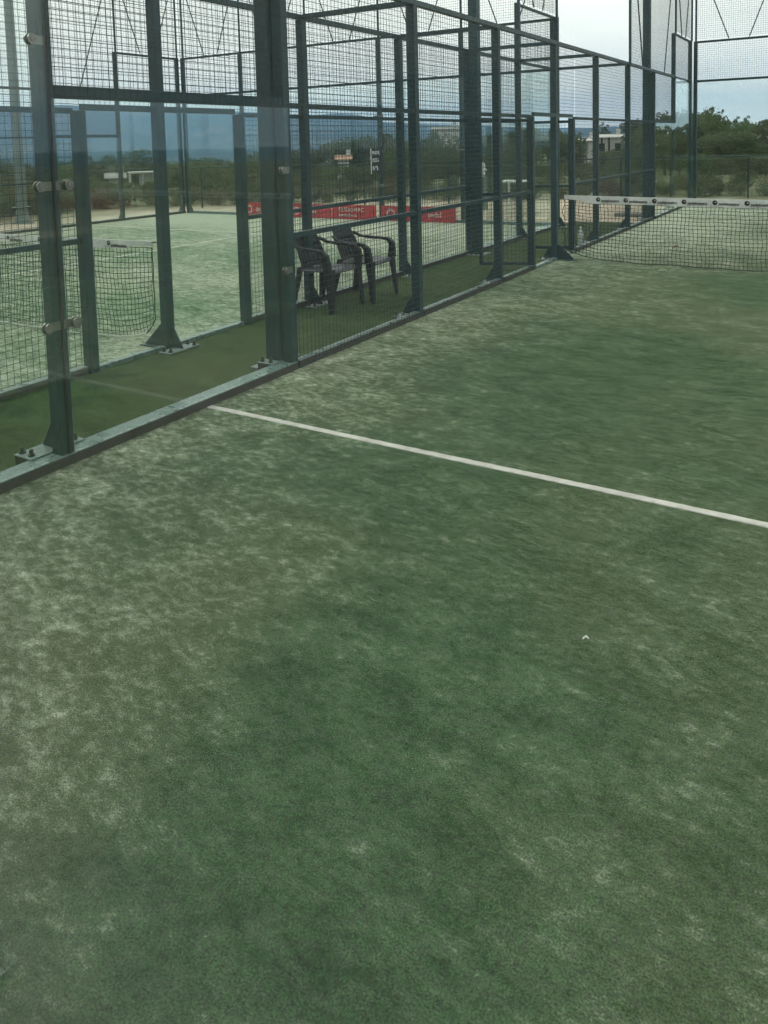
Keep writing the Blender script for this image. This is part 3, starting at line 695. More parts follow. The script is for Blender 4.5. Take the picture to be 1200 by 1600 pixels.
# ------------------------------------------------------------------ chairs
def make_chair(loc, rz, label):
    """moulded garden armchair; local +x is the front"""
    t = thing('plastic_armchair', label, 'chair', loc, 'chairs on the walkway', rz)
    t.rotation_euler[2] = rz
    # seat shell with ribbed surface
    m = MB(); nx, ny = 10, 10
    def seat_z(u, v): return 0.435-0.035*math.sin(math.pi*min(1, u*1.1))*(1-abs(2*v-1)**2)-(0.03*(u-0.85)/0.15 if u > 0.85 else 0)-0.02*(1-u)
    vs = []
    for d in (0, 0.014):
        for i in range(nx+1):
            for j in range(ny+1):
                u, v = i/nx, j/ny; hw = 0.225+0.025*u
                vs.append((-0.21+0.44*u, (v-0.5)*2*hw, seat_z(u, v)-d))
    k = (nx+1)*(ny+1); fs = []
    for i in range(nx):
        for j in range(ny):
            a = i*(ny+1)+j; b = a+ny+1; fs += [(a, b, b+1, a+1), (k+a, k+a+1, k+b+1, k+b)]
    edge = [j for j in range(ny+1)] + [i*(ny+1)+ny for i in range(1, nx+1)] + [nx*(ny+1)+j for j in range(ny-1, -1, -1)] + [i*(ny+1) for i in range(nx-1, 0, -1)]
    for a, b in zip(edge, edge[1:]+edge[:1]): fs.append((a, b, b+k, a+k))
    link('seat', MB().add(vs, fs).mesh('seat', smooth=True), 'seat', t)
    # curved back with vertical slots: side frames, crown and slats
    def back_pt(v, h):   # v -1..1 across, h 0..1 up
        return (-0.205-0.115*h-0.012*h*h+0.05*v*v*(1-0.3*h), v*(0.215-0.03*h*h), 0.42+0.375*h-0.035*v*v*h*h)
    def slab(v0, v1, h0, h1, nv, nh, th=0.010):
        vs = []
        for d in (0, -th):
            for i in range(nh+1):
                for j in range(nv+1):
                    p = back_pt(v0+(v1-v0)*j/nv, h0+(h1-h0)*i/nh); vs.append((p[0]+d, p[1], p[2]))
        k = (nh+1)*(nv+1); fs = []
        for i in range(nh):
            for j in range(nv):
                a = i*(nv+1)+j; b = a+nv+1; fs += [(a, a+1, b+1, b), (k+a, k+b, k+b+1, k+a+1)]
        edge = [j for j in range(nv+1)] + [i*(nv+1)+nv for i in range(1, nh+1)] + [nh*(nv+1)+j for j in range(nv-1, -1, -1)] + [i*(nv+1) for i in range(nh-1, 0, -1)]
        for a, b in zip(edge, edge[1:]+edge[:1]): fs.append((a, a+k, b+k, b))
        return MB().add(vs, fs)
    bk = MB()
    for q in (slab(-1, 1, 0.60, 1.0, 14, 5), slab(-1, -0.78, 0, 0.60, 3, 5), slab(0.78, 1, 0, 0.60, 3, 5), slab(-0.78, 0.78, 0.0, 0.13, 10, 2)): bk.add(q.v, q.f)
    bko = link('backrest', bk.mesh('backrest', smooth=True), 'plastic', t)
    for k in range(5):
        c = -0.624+1.248*k/4
        link('slat', slab(c-0.144, c+0.144, 0.13, 0.60, 2, 5).mesh('slat', smooth=True), 'plastic', bko)
    for s in (-1, 1):
        # arm: broad curved band from the back, forward, then down into the front leg
        path = [(-0.275, 0.215, 0.70), (-0.20, 0.252, 0.655), (-0.08, 0.275, 0.640), (0.06, 0.283, 0.635), (0.15, 0.283, 0.622), (0.190, 0.280, 0.580), (0.198, 0.272, 0.51), (0.198, 0.262, 0.43)]
        wd = [0.036, 0.044, 0.050, 0.054, 0.054, 0.052, 0.05, 0.05]
        vs, fs = [], []
        for i, (x, y, z) in enumerate(path):
            p0 = path[max(0, i-1)]; p1 = path[min(len(path)-1, i+1)]
            d = np.array([p1[0]-p0[0], 0, p1[2]-p0[2]]); d /= np.linalg.norm(d); nrm = np.array([-d[2], 0, d[0]])*[0.012, 0.012, 0.013, 0.013, 0.018, 0.030, 0.036, 0.040][i]
            for a, b in ((-1, -1), (1, -1), (1, 1), (-1, 1)):
                vs.append((x+nrm[0]*b, s*y+a*wd[i]/2, z+nrm[2]*b))
        for i in range(len(path)-1):
            for j in range(4): a = i*4+j; b = i*4+(j+1) % 4; fs.append((a, b, b+4, a+4))
        fs += [(3, 2, 1, 0), tuple(range(len(vs)-4, len(vs)))]
        link('armrest', MB().add(vs, fs).mesh('armrest'), 'plastic', t)
        # legs: tapered L-section
        def leg(top, bot, w0, w1, fx):
            m = MB()
            for (ax, ay) in ((1, 0), (0, 1)):
                a0, a1 = np.array(top), np.array(bot); vs = []
                for p, w_ in ((a0, w0), (a1, w1)):
                    th = 0.010
                    if ax: rect = [(0, 0), (-fx*w_, 0), (-fx*w_, -s*th), (0, -s*th)]
                    else: rect = [(0, -s*th*1.1), (-fx*th, -s*th*1.1), (-fx*th, -s*w_), (0, -s*w_)]
                    vs += [(p[0]+u, p[1]+v, p[2]) for u, v in rect]
                m.add(vs, [(3, 2, 1, 0), (4, 5, 6, 7)]+[(i, (i+1) % 4, (i+1) % 4+4, i+4) for i in range(4)])
            return m
        link('leg', leg((0.235, s*0.265, 0.44), (0.262, s*0.285, 0.0), 0.078, 0.042, 1).mesh('leg'), 'plastic', t)
        link('leg', leg((-0.225, s*0.225, 0.44), (-0.300, s*0.255, 0.0), 0.078, 0.042, -1).mesh('leg'), 'plastic', t)
    return t
make_chair((-1.115, 5.97, -0.002), R(-2), 'dark plastic armchair on the walkway, nearer to the thick mast')
make_chair((-1.045, 6.58, -0.002), R(3), 'dark plastic armchair on the walkway, the one farther from the thick mast')

# ------------------------------------------------------------------ sign and banners
sg = thing('court_sign', 'small dark sign with white lettering on the left court mesh above the chairs', 'sign', (XL, 7.47, 1.33))
sx0 = XL+0.024
box('board', 'sign', sg, sx0, sx0+0.008, 7.355, 7.60, 1.335, 1.645)
box('edge_strip', 'white', sg, sx0-0.001, sx0+0.010, 7.347, 7.3545, 1.335, 1.645)
for body, z, sz in (('PADEL', 1.565, 0.062), ('PISTA', 1.475, 0.062), ('Nº6', 1.372, 0.085)):
    put_text('lettering', body, sz, 'white', sg, (sx0+0.0095, 7.372, z), (0, 1, 0), (0, 0, 1), bold=0.002, sx=0.95)

def banner(x0, x1, label, content, h=0.33, y=None):
    y = YB-0.10 if y is None else y
    t = thing('advertising_banner', label, 'banner', ((x0+x1)/2, y, 0), 'red banners along the left court')
    m = MB(); n_ = 24; vs = []; fs = []
    for i in range(n_+1):
        x = x0+(x1-x0)*i/n_
        for dy in (0, 0.012):
            for z in (0.004, h*0.5, h): vs.append((x, y+dy+0.008*math.sin(i*1.1+z*4), z+(0.004*math.sin(i*0.9) if z == h else 0)))
    for i in range(n_):
        a = i*6; b = a+6
        fs += [(a, b, b+1, a+1), (a+1, b+1, b+2, a+2), (a+3, a+4, b+4, b+3), (a+4, a+5, b+5, b+4), (a+2, b+2, b+5, a+5), (a, a+3, b+3, b)]
    fs += [(0, 1, 4, 3), (1, 2, 5, 4), (n_*6, n_*6+3, n_*6+4, n_*6+1), (n_*6+1, n_*6+4, n_*6+5, n_*6+2)]
    s_ = MB().add(vs, fs).build('sheet', 'red', t)
    yy = y-0.012
    for it in content:
        if it[0] == 'ring':
            _, cx, r0 = it; th = [2*math.pi*i/18 for i in range(19)]
            m = MB()
            for i in range(18):
                a, b = th[i], th[i+1]
                m.prism([(cx+r0*math.cos(a), 0.165+r0*math.sin(a)), (cx+r0*0.62*math.cos(a), 0.165+r0*0.62*math.sin(a)), (cx+r0*0.62*math.cos(b), 0.165+r0*0.62*math.sin(b)), (cx+r0*math.cos(b), 0.165+r0*math.sin(b))], 'y', yy-0.002, yy)
            m.build('emblem', 'banner_ink', s_)
        else:
            _, body, x, z, sz = it
            put_text('lettering', body, sz, 'banner_ink', s_, (x, yy-0.001, z), (1, 0, 0), (0, 0, 1), bold=0.004)
    return t
banner(-9.45, -6.72, 'long red banner with round emblem, leftmost at the foot of the left court end wall', [('ring', -9.17, 0.105), ('t', 'daxim', -8.98, 0.115, 0.17), ('ring', -7.72, 0.10), ('t', 'daxim', -7.55, 0.115, 0.17)])
banner(-6.70, -5.52, 'short bright red banner with two lines of lettering beside the sign post', [('t', 'RUIDOMAC', -6.50, 0.18, 0.13), ('t', 'instalaciones', -6.50, 0.07, 0.095)])
banner(-5.38, -3.56, 'red banner with round emblem, rightmost at the foot of the left court end wall', [('ring', -5.12, 0.105), ('t', 'daxim', -4.95, 0.115, 0.17), ('t', 'padel', -4.2, 0.115, 0.15)])

# ------------------------------------------------------------------ small things
def bottlemat():
    m, n, l, b, o = newmat('clear_bottle_plastic')
    b.inputs['Base Color'].default_value = (0.8, 0.86, 0.86, 1); b.inputs['Roughness'].default_value = 0.15
    tr = node(n, 'BsdfTransparent'); ms = node(n, 'MixShader'); ms.inputs[0].default_value = 0.55
    l.new(tr.outputs[0], ms.inputs[1]); l.new(b.outputs[0], ms.inputs[2]); l.new(ms.outputs[0], o.inputs[0]); return m
M['bottle'] = bottlemat()
bt = thing('water_bottle', 'clear plastic water bottle standing on the walkway turf beyond the net', 'bottle', (-0.16, 11.5, 0))
MB().lathe([(0.036, 0.0), (0.043, 0.01), (0.043, 0.05), (0.040, 0.06), (0.043, 0.07), (0.043, 0.11), (0.040, 0.12), (0.043, 0.13), (0.043, 0.20), (0.030, 0.245), (0.014, 0.268), (0.014, 0.285)], (-0.16, 11.5, 0), 16).build('body', 'bottle', bt, smooth=True)
MB().lathe([(0.0435, 0.135), (0.0435, 0.195)], (-0.16, 11.5, 0), 16).build('paper_label', 'tape', bt)
MB().lathe([(0.016, 0.286), (0.016, 0.303)], (-0.16, 11.5, 0), 12).build('cap', 'white', bt)

lv = [(-.03, -.07, 0.004), (.02, -.02, 0.045), (.05, .10, 0.02), (0, .03, 0.06)]
lf = MB().add([(1.25+a, 11.56+b, c) for a, b, c in lv]+[(1.262+a, 11.563+b, c+0.008) for a, b, c in lv], [(0, 1, 2, 3), (7, 6, 5, 4), (0, 4, 5, 1), (1, 5, 6, 2), (2, 6, 7, 3), (3, 7, 4, 0)]).build('dry_leaf', 'leaf_dry')
tag(lf, 'curled reddish brown leaf lying on the court beyond the net', 'leaf')
sc_ = MB().tube([(2.866, 1.893, 0.004), (2.876, 1.899, 0.009), (2.886, 1.897, 0.005)], [0.002, 0.0045, 0.002], 5).tube([(2.872, 1.905, 0.004), (2.868, 1.885, 0.005)], [0.002, 0.0015], 5).build('paper_scrap', 'scrap')
tag(sc_, 'tiny white scrap lying on the turf in the foreground', 'scrap')
slab_ = MB().bbox(-0.98, -0.40, 16.45, 16.75, -0.03, 0.055, 0.02).build('concrete_slab', 'concrete')
tag(slab_, 'grey concrete slab lying on the sand behind the far mesh wall', 'slab')

# white table and white water container beyond the left court
tb = thing('plastic_table', 'white plastic table standing on the sand beyond the left court', 'table', (-3.3, 16.5, 0))
MB().bbox(-3.62, -2.98, 16.15, 16.85, 0.715, 0.75, 0.05).build('tabletop', 'white', tb)
for sx_ in (-3.56, -3.04):
    for sy_ in (16.21, 16.79):
        MB().tube([(sx_, sy_, -0.03), (sx_, sy_, 0.714)], [0.02, 0.03], 8).build('leg', 'white', tb)
cn = thing('water_dispenser', 'white upright water dispenser standing beyond the left court end wall', 'dispenser', (-4.55, 17.3, 0))
MB().bbox(-4.70, -4.40, 17.15, 17.45, -0.03, 0.80, 0.03).build('cabinet', 'mast', cn)
MB().lathe([(0.10, 0.80), (0.135, 0.84), (0.135, 0.95), (0.125, 0.97), (0.135, 0.99), (0.135, 1.12), (0.10, 1.15)], (-4.55, 17.3, 0), 18).build('container', 'white', cn)
MB().bar((-4.40, 17.22, 0.98), (-4.33, 17.22, 0.98), 0.05, n=8).build('tap', 'white', cn)

# ------------------------------------------------------------------ perimeter fence beyond the courts
def wire_fence(p0, p1, h, label):
    p0 = np.array([*p0, 0.]); p1 = np.array([*p1, 0.]); Ln = np.linalg.norm(p1-p0); d = (p1-p0)/Ln; n_ = max(1, int(round(Ln/2.5)))
    t = thing('wire_fence', label, 'fence', tuple((p0+p1)/2))
    nr = np.array([d[1], -d[0], 0])*0.03
    for i in range(n_+1):
        q = p0+d*(Ln*i/n_); MB().bar(q+[0, 0, -0.05], q+[0, 0, h+0.05], 0.05, n=8).build('post', 'steel', t)
    m = MB(); k = int(Ln/0.10)
    for i in range(k+1): q = p0+d*(Ln*i/k)+nr; m.wire(q+[0, 0, 0], q+[0, 0, h], 0.005)
    for z in np.arange(0.02, h, 0.10): m.wire(p0+nr*1.1+[0, 0, z], p1+nr*1.1+[0, 0, z], 0.005)
    m.build('wire_mesh', 'wire', t, 'stuff')
    MB().bar(p0+[0, 0, h+0.02]+nr, p1+[0, 0, h+0.02]+nr, 0.035, n=8).build('top_rail', 'steel', t)
    return t
FL = [(-14.6, -6.0), (-14.6, 14.6), (-9.0, 17.6), (-2.0, 20.9), (1.0, 22.4), (14.0, 22.4)]
wire_fence(FL[0], FL[1], 1.1, 'low green wire fence along the sand left of the left court')
wire_fence(FL[1], FL[3], 1.1, 'low green wire fence on the sand behind the left court end wall')
wire_fence(FL[3], FL[4], 1.1, 'short slanted stretch of green wire fence behind the far court corner')
wire_fence(FL[4], FL[5], 1.1, 'low green wire fence in front of the trees behind the far end wall')
def fence_dist(u):
    d = ray(u, 250); h = math.hypot(d[0], d[1]); d = d[:2]/h; best = 60.0
    for a, b in zip(FL, FL[1:]):
        a = np.array(a)-CAM[:2]; e = np.array(b)-CAM[:2]-a
        M_ = np.array([[d[0], -e[0]], [d[1], -e[1]]])
        if abs(np.linalg.det(M_)) < 1e-6: continue
        t, q = np.linalg.solve(M_, a)
        if t > 0 and -0.01 <= q <= 1.01: best = min(best, t)
    return best

# ------------------------------------------------------------------ houses
def house(px, pz_top, pz_bot, dist, wpx, label, storeys=2, roof='tile', walls='wall', depth=8.0, yaw=0.0, balcony=False, windows=True):
    d = ray(px, (pz_top+pz_bot)/2); hd = math.hypot(d[0], d[1])
    x, y = CAM[0]+d[0]/hd*dist, CAM[1]+d[1]/hd*dist
    zt = CAM[2]+ray(px, pz_top)[2]/math.hypot(*ray(px, pz_top)[:2])*dist
    zb = terr(x, y); w_ = wpx*dist/FPX
    rz = -math.atan2(d[0], d[1])+yaw
    t = thing('house', label, 'house', (x, y, zb), 'houses among the trees', rz=rz if rz else 0.001)
    H = max(1.8, zt-zb-0.06*w_)
    def p(m, name, mat, par): return link(name, m.mesh(name), mat, par)
    wl = p(MB().box(-w_/2, w_/2, 0, depth, 0, H), 'wall', walls, t)
    rh = max(0.5, 0.07*w_); ov = 0.4
    rf = p(MB().prism([(-ov, H+0.005), (depth+ov, H+0.005), (depth/2, H+rh)], 'x', -w_/2-ov, w_/2+ov), 'roof', roof, t)
    p(MB().box(w_*0.2, w_*0.2+0.6, depth*0.45, depth*0.45+0.6, H+rh*0.5, H+rh+0.7), 'chimney', walls, rf)
    n_ = max(2, int(w_/3)); fl = max(1, int(H/2.8)); fh = 2.8
    for f in range(fl):
        z0 = H-fh*(f+1)+0.9
        if z0 < 0.3 or not windows: continue
        for i in range(n_):
            cx = -w_/2+w_*(i+0.5)/n_
            wd = p(MB().box(cx-0.45, cx+0.45, -0.04, 0.03, z0, z0+1.2), 'window', walls, t)
            p(MB().box(cx-0.37, cx+0.37, -0.055, -0.041, z0+0.08, z0+1.12), 'pane', 'dark', wd)
    if balcony:
        bz = H-fh
        b = p(MB().box(-w_*0.28, -w_*0.05, -1.2, -0.001, bz-0.15, bz), 'balcony', walls, t)
        p(MB().box(-w_*0.28, -w_*0.05, -1.2, -1.1, bz+0.001, bz+0.9), 'parapet', walls, b)
        b2 = p(MB().box(-w_*0.28, -w_*0.05, -1.2, -0.001, bz-2.95, bz-2.8), 'balcony', walls, t)
        p(MB().box(-w_*0.28, -w_*0.05, -1.2, -1.1, bz-2.799, bz-1.9), 'parapet', walls, b2)
        for q in (-w_*0.28, -w_*0.06): p(MB().box(q, q+0.25, -1.19, -0.95, 0, H), 'column', 'dark', t)
    return t
house(953, 212, 240, 110, 46, 'white two storey house with dark balconies among the trees beyond the net', balcony=True, roof='wall')
house(884, 238, 254, 85, 26, 'low pale house with clay roof left of the white balcony house')
house(699, 199, 216, 120, 42, 'pale grey house half hidden in trees behind the light mast', roof='concrete', windows=False)
house(917, 219, 240, 108, 20, 'low white annex at the left side of the white balcony house', roof='wall', windows=False)
house(537, 248, 262, 95, 18, 'small white house with reddish roof behind the chairs', windows=False)
house(181, 277, 294, 85, 20, 'small grey roofed hut left of the white open shed', roof='concrete', depth=4, walls='concrete', windows=False)
house(1190, 215, 226, 120, 12, 'small white house on the wooded slope at the right edge', windows=False, roof='concrete')
# open shed: roof on posts with a pale back wall
x, y, z = CAM[0]+ray(222, 280)[0]*80, CAM[1]+ray(222, 280)[1]*80, 0.0
z = terr(x, y); zt = CAM[2]+ray(222, 268)[2]*80
sh = thing('open_shed', 'white open sided shed with a flat roof behind the far fence of the left court', 'shed', (x, y, z), rz=0.95)
link('roof', MB().box(-1.25, 1.25, -1.0, 1.0, zt-z-0.14, zt-z).mesh('roof'), 'wall', sh)
link('back_wall', MB().box(-0.2, 1.1, 0.70, 0.78, 0.0, zt-z-0.141).mesh('back_wall'), 'wall', sh)
for qx in (-1.15, 0.0, 1.15):
    for qy in (-0.9, 0.6): link('post', MB().box(qx-0.05, qx+0.05, qy-0.05, qy+0.05, 0.0, zt-z-0.1405).mesh('post'), 'wall', sh)

# unseen club building, its form made up tall and dark to block sky reflections
cb = thing('unseen_club_house', 'unseen club building behind the viewer, shaped to keep sky reflections off the near glass', 'building', (1, -7, 0))
MB().box(-12, 11, -12, -6.5, -0.05, 5.6).build('wall', 'club', cb)
MB().box(-12.3, 11.3, -12.3, -5.9, 5.605, 5.85).build('roof', 'concrete', cb)
for i in range(6):
    x = -7.5+3.1*i
    wd = MB().box(x, x+1.9, -6.499, -6.44, 0.9, 2.4).build('window', 'steel', cb)
    MB().box(x+0.06, x+1.84, -6.439, -6.43, 0.96, 2.34).build('pane', 'dark', wd)

# ------------------------------------------------------------------ vegetation
def leafcloud(rng, centers, radii, n, size, flat=1.0, up=0.0):
    cen = np.array(centers); rad = np.array(radii)
    pr = rad**2/np.sum(rad**2); idx = rng.choice(len(cen), n, p=pr)
    d = rng.normal(size=(n, 3)); d /= np.linalg.norm(d, axis=1)[:, None]
    rr = rng.uniform(0.35, 1.0, n)**0.5*(1+0.12*rng.normal(size=n))
    p = cen[idx]+d*(rad[idx]*rr)[:, None]*np.array([1, 1, flat])
    a = rng.normal(size=(n, 3)); a[:, 2] += up; a /= np.linalg.norm(a, axis=1)[:, None]
    b = np.cross(a, rng.normal(size=(n, 3))); b /= np.linalg.norm(b, axis=1)[:, None]
    s = (size*rng.uniform(0.55, 1.3, n))[:, None]
    v = np.stack([p-a*s-b*s*0.25, p-a*s*0.1-b*s*0.62, p+a*s, p+b*s*0.55], 1).reshape(-1, 3)
    f = np.arange(n*4).reshape(-1, 4)
    return v, f
def mk(name, v, f):
    me = bpy.data.meshes.new(name); me.vertices.add(len(v)); me.vertices.foreach_set('co', np.asarray(v, np.float32).ravel())
    me.loops.add(f.size); me.loops.foreach_set('vertex_index', f.ravel().astype(np.int32))
    me.polygons.add(len(f)); me.polygons.foreach_set('loop_start', np.arange(0, f.size, 4, dtype=np.int32))
    me.update(calc_edges=True); return me
def tree_var(seed, kind):
    """unit tree, height 1, spread about 1 wide; returns crown and trunk meshes"""
    rng = np.random.default_rng(seed); tr = MB()
    if kind == 'broad':
        cs, rs = [], []
        for i in range(15):
            a = rng.uniform(0, 6.28); r = rng.uniform(0.05, 0.36); z = rng.uniform(0.30, 0.86)
            k = 1-abs(z-0.55)*1.1
            cs.append((r*math.cos(a)*k, r*math.sin(a)*k, z)); rs.append(rng.uniform(0.09, 0.19))
        v, f = leafcloud(rng, cs, rs, 2600, 0.026)
        tr.tube([(0, 0, -0.05), (0.01, 0, 0.2), (0.0, 0.02, 0.5)], [0.03, 0.024, 0.012], 7)
        for c in cs[:7]: tr.tube([(0, 0.01, 0.25+0.02*rng.random()), (c[0]*0.6, c[1]*0.6, c[2]*0.75), c], [0.014, 0.009, 0.003], 5)
    elif kind == 'pine':
        cs, rs = [], []
        for i in range(16):
            a = rng.uniform(0, 6.28); z = rng.uniform(0.38, 0.93); r = rng.uniform(0.1, 0.34)*(1.15-z*0.75)
            cs.append((r*math.cos(a), r*math.sin(a), z)); rs.append(rng.uniform(0.06, 0.13))
        v, f = leafcloud(rng, cs, rs, 2400, 0.022, flat=0.7)
        tr.tube([(0, 0, -0.05), (0.012, 0, 0.4), (0.0, 0.0, 0.9)], [0.026, 0.019, 0.006], 7)
        for c in cs[:8]: tr.tube([(0.008, 0, c[2]*0.85), c], [0.008, 0.003], 5)
    elif kind == 'cypress':
        cs, rs = [], []
        for i in range(18):
            z = 0.08+0.88*i/17; w_ = 0.085*math.sin(math.pi*min(1, z*0.85+0.12))+0.015
            a = rng.uniform(0, 6.28); cs.append((0.03*math.cos(a), 0.03*math.sin(a), z)); rs.append(w_)
        v, f = leafcloud(rng, cs, rs, 2000, 0.018, up=1.5)
        tr.tube([(0, 0, -0.04), (0, 0, 0.6)], [0.016, 0.006], 6)
    else:   # shrub
        cs, rs = [], []
        for i in range(13):
            a = rng.uniform(0, 6.28); r = rng.uniform(0.0, 0.55); z = rng.uniform(0.12, 0.80)*(1-r*0.5)
            cs.append((r*math.cos(a), r*math.sin(a), z)); rs.append(rng.uniform(0.12, 0.26))
        v, f = leafcloud(rng, cs, rs, 2200, 0.032, up=0.6)
        for c in cs[:8]: tr.tube([(c[0]*0.2, c[1]*0.2, -0.05), (c[0]*0.7, c[1]*0.7, c[2]*0.6), c], [0.012, 0.008, 0.003], 5)
    return mk('crown', v, f), tr.mesh('trunk')
VAR = {}
for kind, n_ in (('broad', 5), ('pine', 3), ('cypress', 2), ('shrub', 5)):
    VAR[kind] = [tree_var(100*len(kind)+i, kind) for i in range(n_)]
def at(u, dist):
    d = ray(u, 250); h = math.hypot(d[0], d[1]); x, y = CAM[0]+d[0]/h*dist, CAM[1]+d[1]/h*dist
    return x, y, terr(x, y)
plants = []
def plant(kind, u, top, dist, wid, mat, rng):
    x, y, z = at(u, dist); rt = ray(u, top); h = CAM[2]+rt[2]/math.hypot(rt[0], rt[1])*dist-z
    if h < 0.5: h = 0.5
    plants.append((u, kind, (x, y, z), h, wid*h, mat, rng.uniform(0, 6.28), int(rng.integers(0, 100))))
rng = np.random.default_rng(11)
prof = [(-60, 244), (0, 246), (60, 247), (130, 240), (165, 238), (195, 234), (212, 232), (240, 243), (262, 250), (282, 243), (300, 237), (350, 240), (400, 236), (470, 233), (500, 220), (530, 213), (560, 208),
        (590, 203), (620, 204), (650, 210), (690, 207), (720, 200), (760, 205), (800, 197), (830, 190), (858, 194), (880, 207), (897, 214), (915, 205), (935, 207), (960, 206), (985, 190), (1000, 179), (1020, 181), (1040, 178), (1060, 172), (1085, 167), (1105, 170), (1120, 179), (1135, 186), (1160, 183), (1185, 181), (1230, 174), (1300, 176), (1500, 172), (1800, 178), (2000, 176)]
pu = [q[0] for q in prof]; pv_ = [q[1] for q in prof]
HOUSES = [(912, 976, 237), (866, 902, 257), (690, 708, 209), (528, 546, 260), (203, 242, 286), (171, 192, 288), (1184, 1196, 226)]
def clear(u, top, half):
    """keep nearer foliage below the walls of the houses"""
    for a, b, v in HOUSES:
        if u+half > a and u-half < b: top = max(top, v-6)
    return top
# back row
for u in [*np.arange(-50, 1290, 22.0), *np.arange(1300, 1900, 34.0)]:
    u2 = u+rng.uniform(-7, 7); t_ = np.interp(u2, pu, pv_)+rng.uniform(-2, 8)
    k = 'pine' if (u2 > 960 or 600 < u2 < 760) and rng.random() < 0.6 else 'broad'
    plant(k, u2, t_, rng.uniform(122, 160), 1.0 if k == 'broad' else 0.95, 'fol_dark' if k == 'pine' or rng.random() < 0.35 else ('fol_green' if rng.random() < .5 else 'fol_olive'), rng)
for u, t_, dst in ((941, 190, 125), (948, 194, 126), (1126, 182, 140), (1136, 180, 138), (1150, 181, 139), (1166, 180, 141), (876, 203, 100), (1118, 176, 140)):
    plant('cypress', u, t_, dst, 1.0, 'fol_dark', rng)
for q in ((1092, 165, 84, 'fol_olive'), (1066, 171, 90, 'fol_green'), (885, 204, 82, 'fol_dark'), (1008, 180, 92, 'fol_dark'), (1040, 178, 96, 'fol_dark')): plant('broad', q[0], q[1], q[2], 1.0, q[3], rng)
for q in ((688, 203, 100, 'fol_green'), (716, 205, 98, 'fol_olive'), (981, 216, 96, 'fol_olive'), (906, 218, 94, 'fol_green'), (936, 228, 90, 'fol_olive'), (962, 231, 88, 'fol_green')): plant('broad', q[0], q[1], q[2], 0.62, q[3], rng)
for q in ((1078, 172, 74, 'fol_olive'), (1104, 174, 70, 'fol_green'), (1128, 188, 72, 'fol_olive'), (1152, 190, 76, 'fol_green'), (1212, 184, 72, 'fol_olive'), (1050, 186, 78, 'fol_green'), (1022, 190, 80, 'fol_olive')): plant('broad', q[0], q[1], q[2], 1.05, q[3], rng)
# middle row
for u in [*np.arange(-50, 1290, 26.0), *np.arange(1300, 1900, 44.0)]:
    u2 = u+rng.uniform(-8, 8); dst = rng.uniform(58, 80); t_ = np.interp(u2, pu, pv_)
    t_ = clear(u2, t_+rng.uniform(10, 28), 30)
    plant('broad', u2, t_, dst, 1.15, 'fol_olive' if rng.random() < 0.55 else 'fol_green', rng)
for u in np.arange(840, 1300, 30.0):
    u2 = u+rng.uniform(-9, 9); plant('shrub', u2, clear(u2, rng.uniform(226, 244), 36), rng.uniform(50, 57), 1.05, 'fol_olive' if rng.random() < 0.6 else 'fol_green', rng)
# bushes behind the fence
for u in [*np.arange(-60, 1300, 32.0), *np.arange(1310, 1900, 60.0)]:
    u2 = u+rng.uniform(-9, 9); dst = rng.uniform(36, 46); t_ = np.interp(u2, pu, pv_)
    t_ = clear(u2, max(t_+rng.uniform(28, 46), 232), 40)
    plant('shrub', u2, t_, dst, 1.0, 'fol_olive' if rng.random() < 0.6 else 'fol_green', rng)
for u in np.arange(-60, 1300, 42.0):
    u2 = u+rng.uniform(-9, 9); t_ = clear(u2, rng.uniform(250, 268), 40)
    plant('shrub', u2, t_ if u2 > 850 else t_+8, fence_dist(u2)+rng.uniform(3.0, 5.5), 1.2, 'fol_dry' if rng.random() < (0.1 if u2 > 850 else 0.25) else 'fol_olive', rng)
for u in np.arange(-60, 1300, 36.0):
    u2 = u+rng.uniform(-9, 9); t_ = rng.uniform(266, 284)
    plant('shrub', u2, t_ if u2 > 850 else t_+6, fence_dist(u2)+rng.uniform(0.9, 1.8), 1.25, 'fol_dry' if rng.random() < (0.15 if u2 > 850 else 0.35) else 'fol_olive', rng)
ORD = ['first', 'second', 'third', 'fourth', 'fifth', 'sixth', 'seventh', 'eighth', 'ninth', 'tenth']
def ordn(i):
    if i < 10: return ORD[i]
    k = i+1; return '%d%s' % (k, 'th' if 10 <= k % 100 <= 20 else {1: 'st', 2: 'nd', 3: 'rd'}.get(k % 10, 'th'))
bins = {}
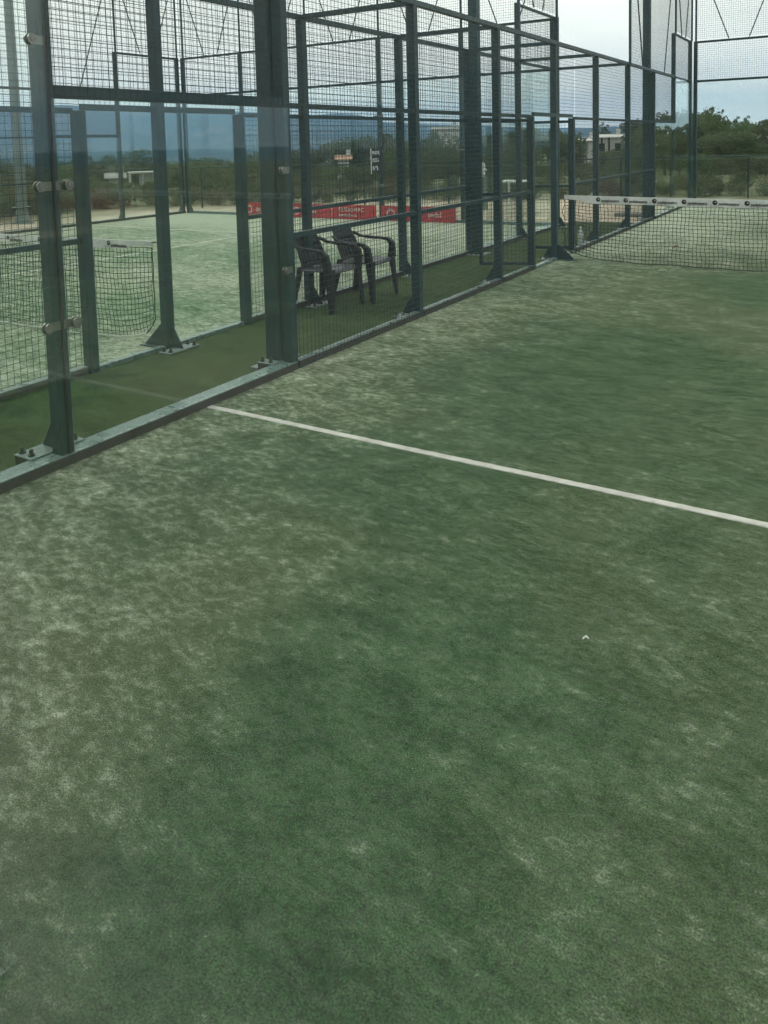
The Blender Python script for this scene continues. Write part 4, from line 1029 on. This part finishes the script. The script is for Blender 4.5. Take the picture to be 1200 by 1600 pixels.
for P_ in sorted(plants, key=lambda q: q[0]):
    u, kind, loc, h, wd, mat, rot, vi = P_
    dist = math.hypot(loc[0]-CAM[0], loc[1]-CAM[1])
    row = 'back' if dist > 100 else ('middle' if dist > 58 else ('bank' if dist > 34 else 'front'))
    look = {'fol_dark': 'dark green', 'fol_green': 'mid green', 'fol_olive': 'grey green', 'fol_dry': 'dry brown'}[mat]
    nm = {'broad': 'leafy tree', 'pine': 'pine tree', 'cypress': 'slim cypress tree', 'shrub': 'shrub'}[kind]
    where = {'back': 'on the skyline beyond the courts', 'middle': 'in the middle tree row', 'bank': 'on the bank behind the wire fence', 'front': 'close behind the wire fence'}[row]
    key = (look, nm, where); bins[key] = bins.get(key, 0)+1
    lab = '%s %s %s, %s such from left' % (look, nm, where, ordn(bins[key]-1))
    cm, tm = VAR[kind][vi % len(VAR[kind])]
    t = bpy.data.objects.new({'broad': 'leafy_tree', 'pine': 'pine_tree', 'cypress': 'cypress_tree', 'shrub': 'shrub'}[kind], None); C.objects.link(t)
    t.location = loc; t.rotation_euler[2] = rot
    t['label'] = lab; t['category'] = 'shrub' if kind == 'shrub' else 'tree'; t['group'] = 'shrubs behind the fence' if kind == 'shrub' else 'trees beyond the courts'
    for part, me, mt in (('crown', cm, mat), ('trunk' if kind != 'shrub' else 'stem', tm, 'bark')):
        o = bpy.data.objects.new(part, me); C.objects.link(o); o.parent = t; o.scale = (wd, wd, h)
        if not me.materials: me.materials.append(M[mt])
        o.material_slots[0].link = 'OBJECT'; o.material_slots[0].material = M[mt]

# ------------------------------------------------------------------ air
hz = MB().box(-13800, 13800, -13800, 13800, -110, 640).mesh('haze')
m = bpy.data.materials.new('haze'); m.use_nodes = True; n = m.node_tree.nodes; n.clear()
o_ = n.new('ShaderNodeOutputMaterial'); v_ = n.new('ShaderNodeVolumePrincipled'); m.node_tree.links.new(v_.outputs[0], o_.inputs['Volume'])
v_.inputs['Color'].default_value = (0.30, 0.57, 1.0, 1); v_.inputs['Density'].default_value = 6.2e-5; v_.inputs['Anisotropy'].default_value = 0.0
link('haze', hz, m, kind='stuff')
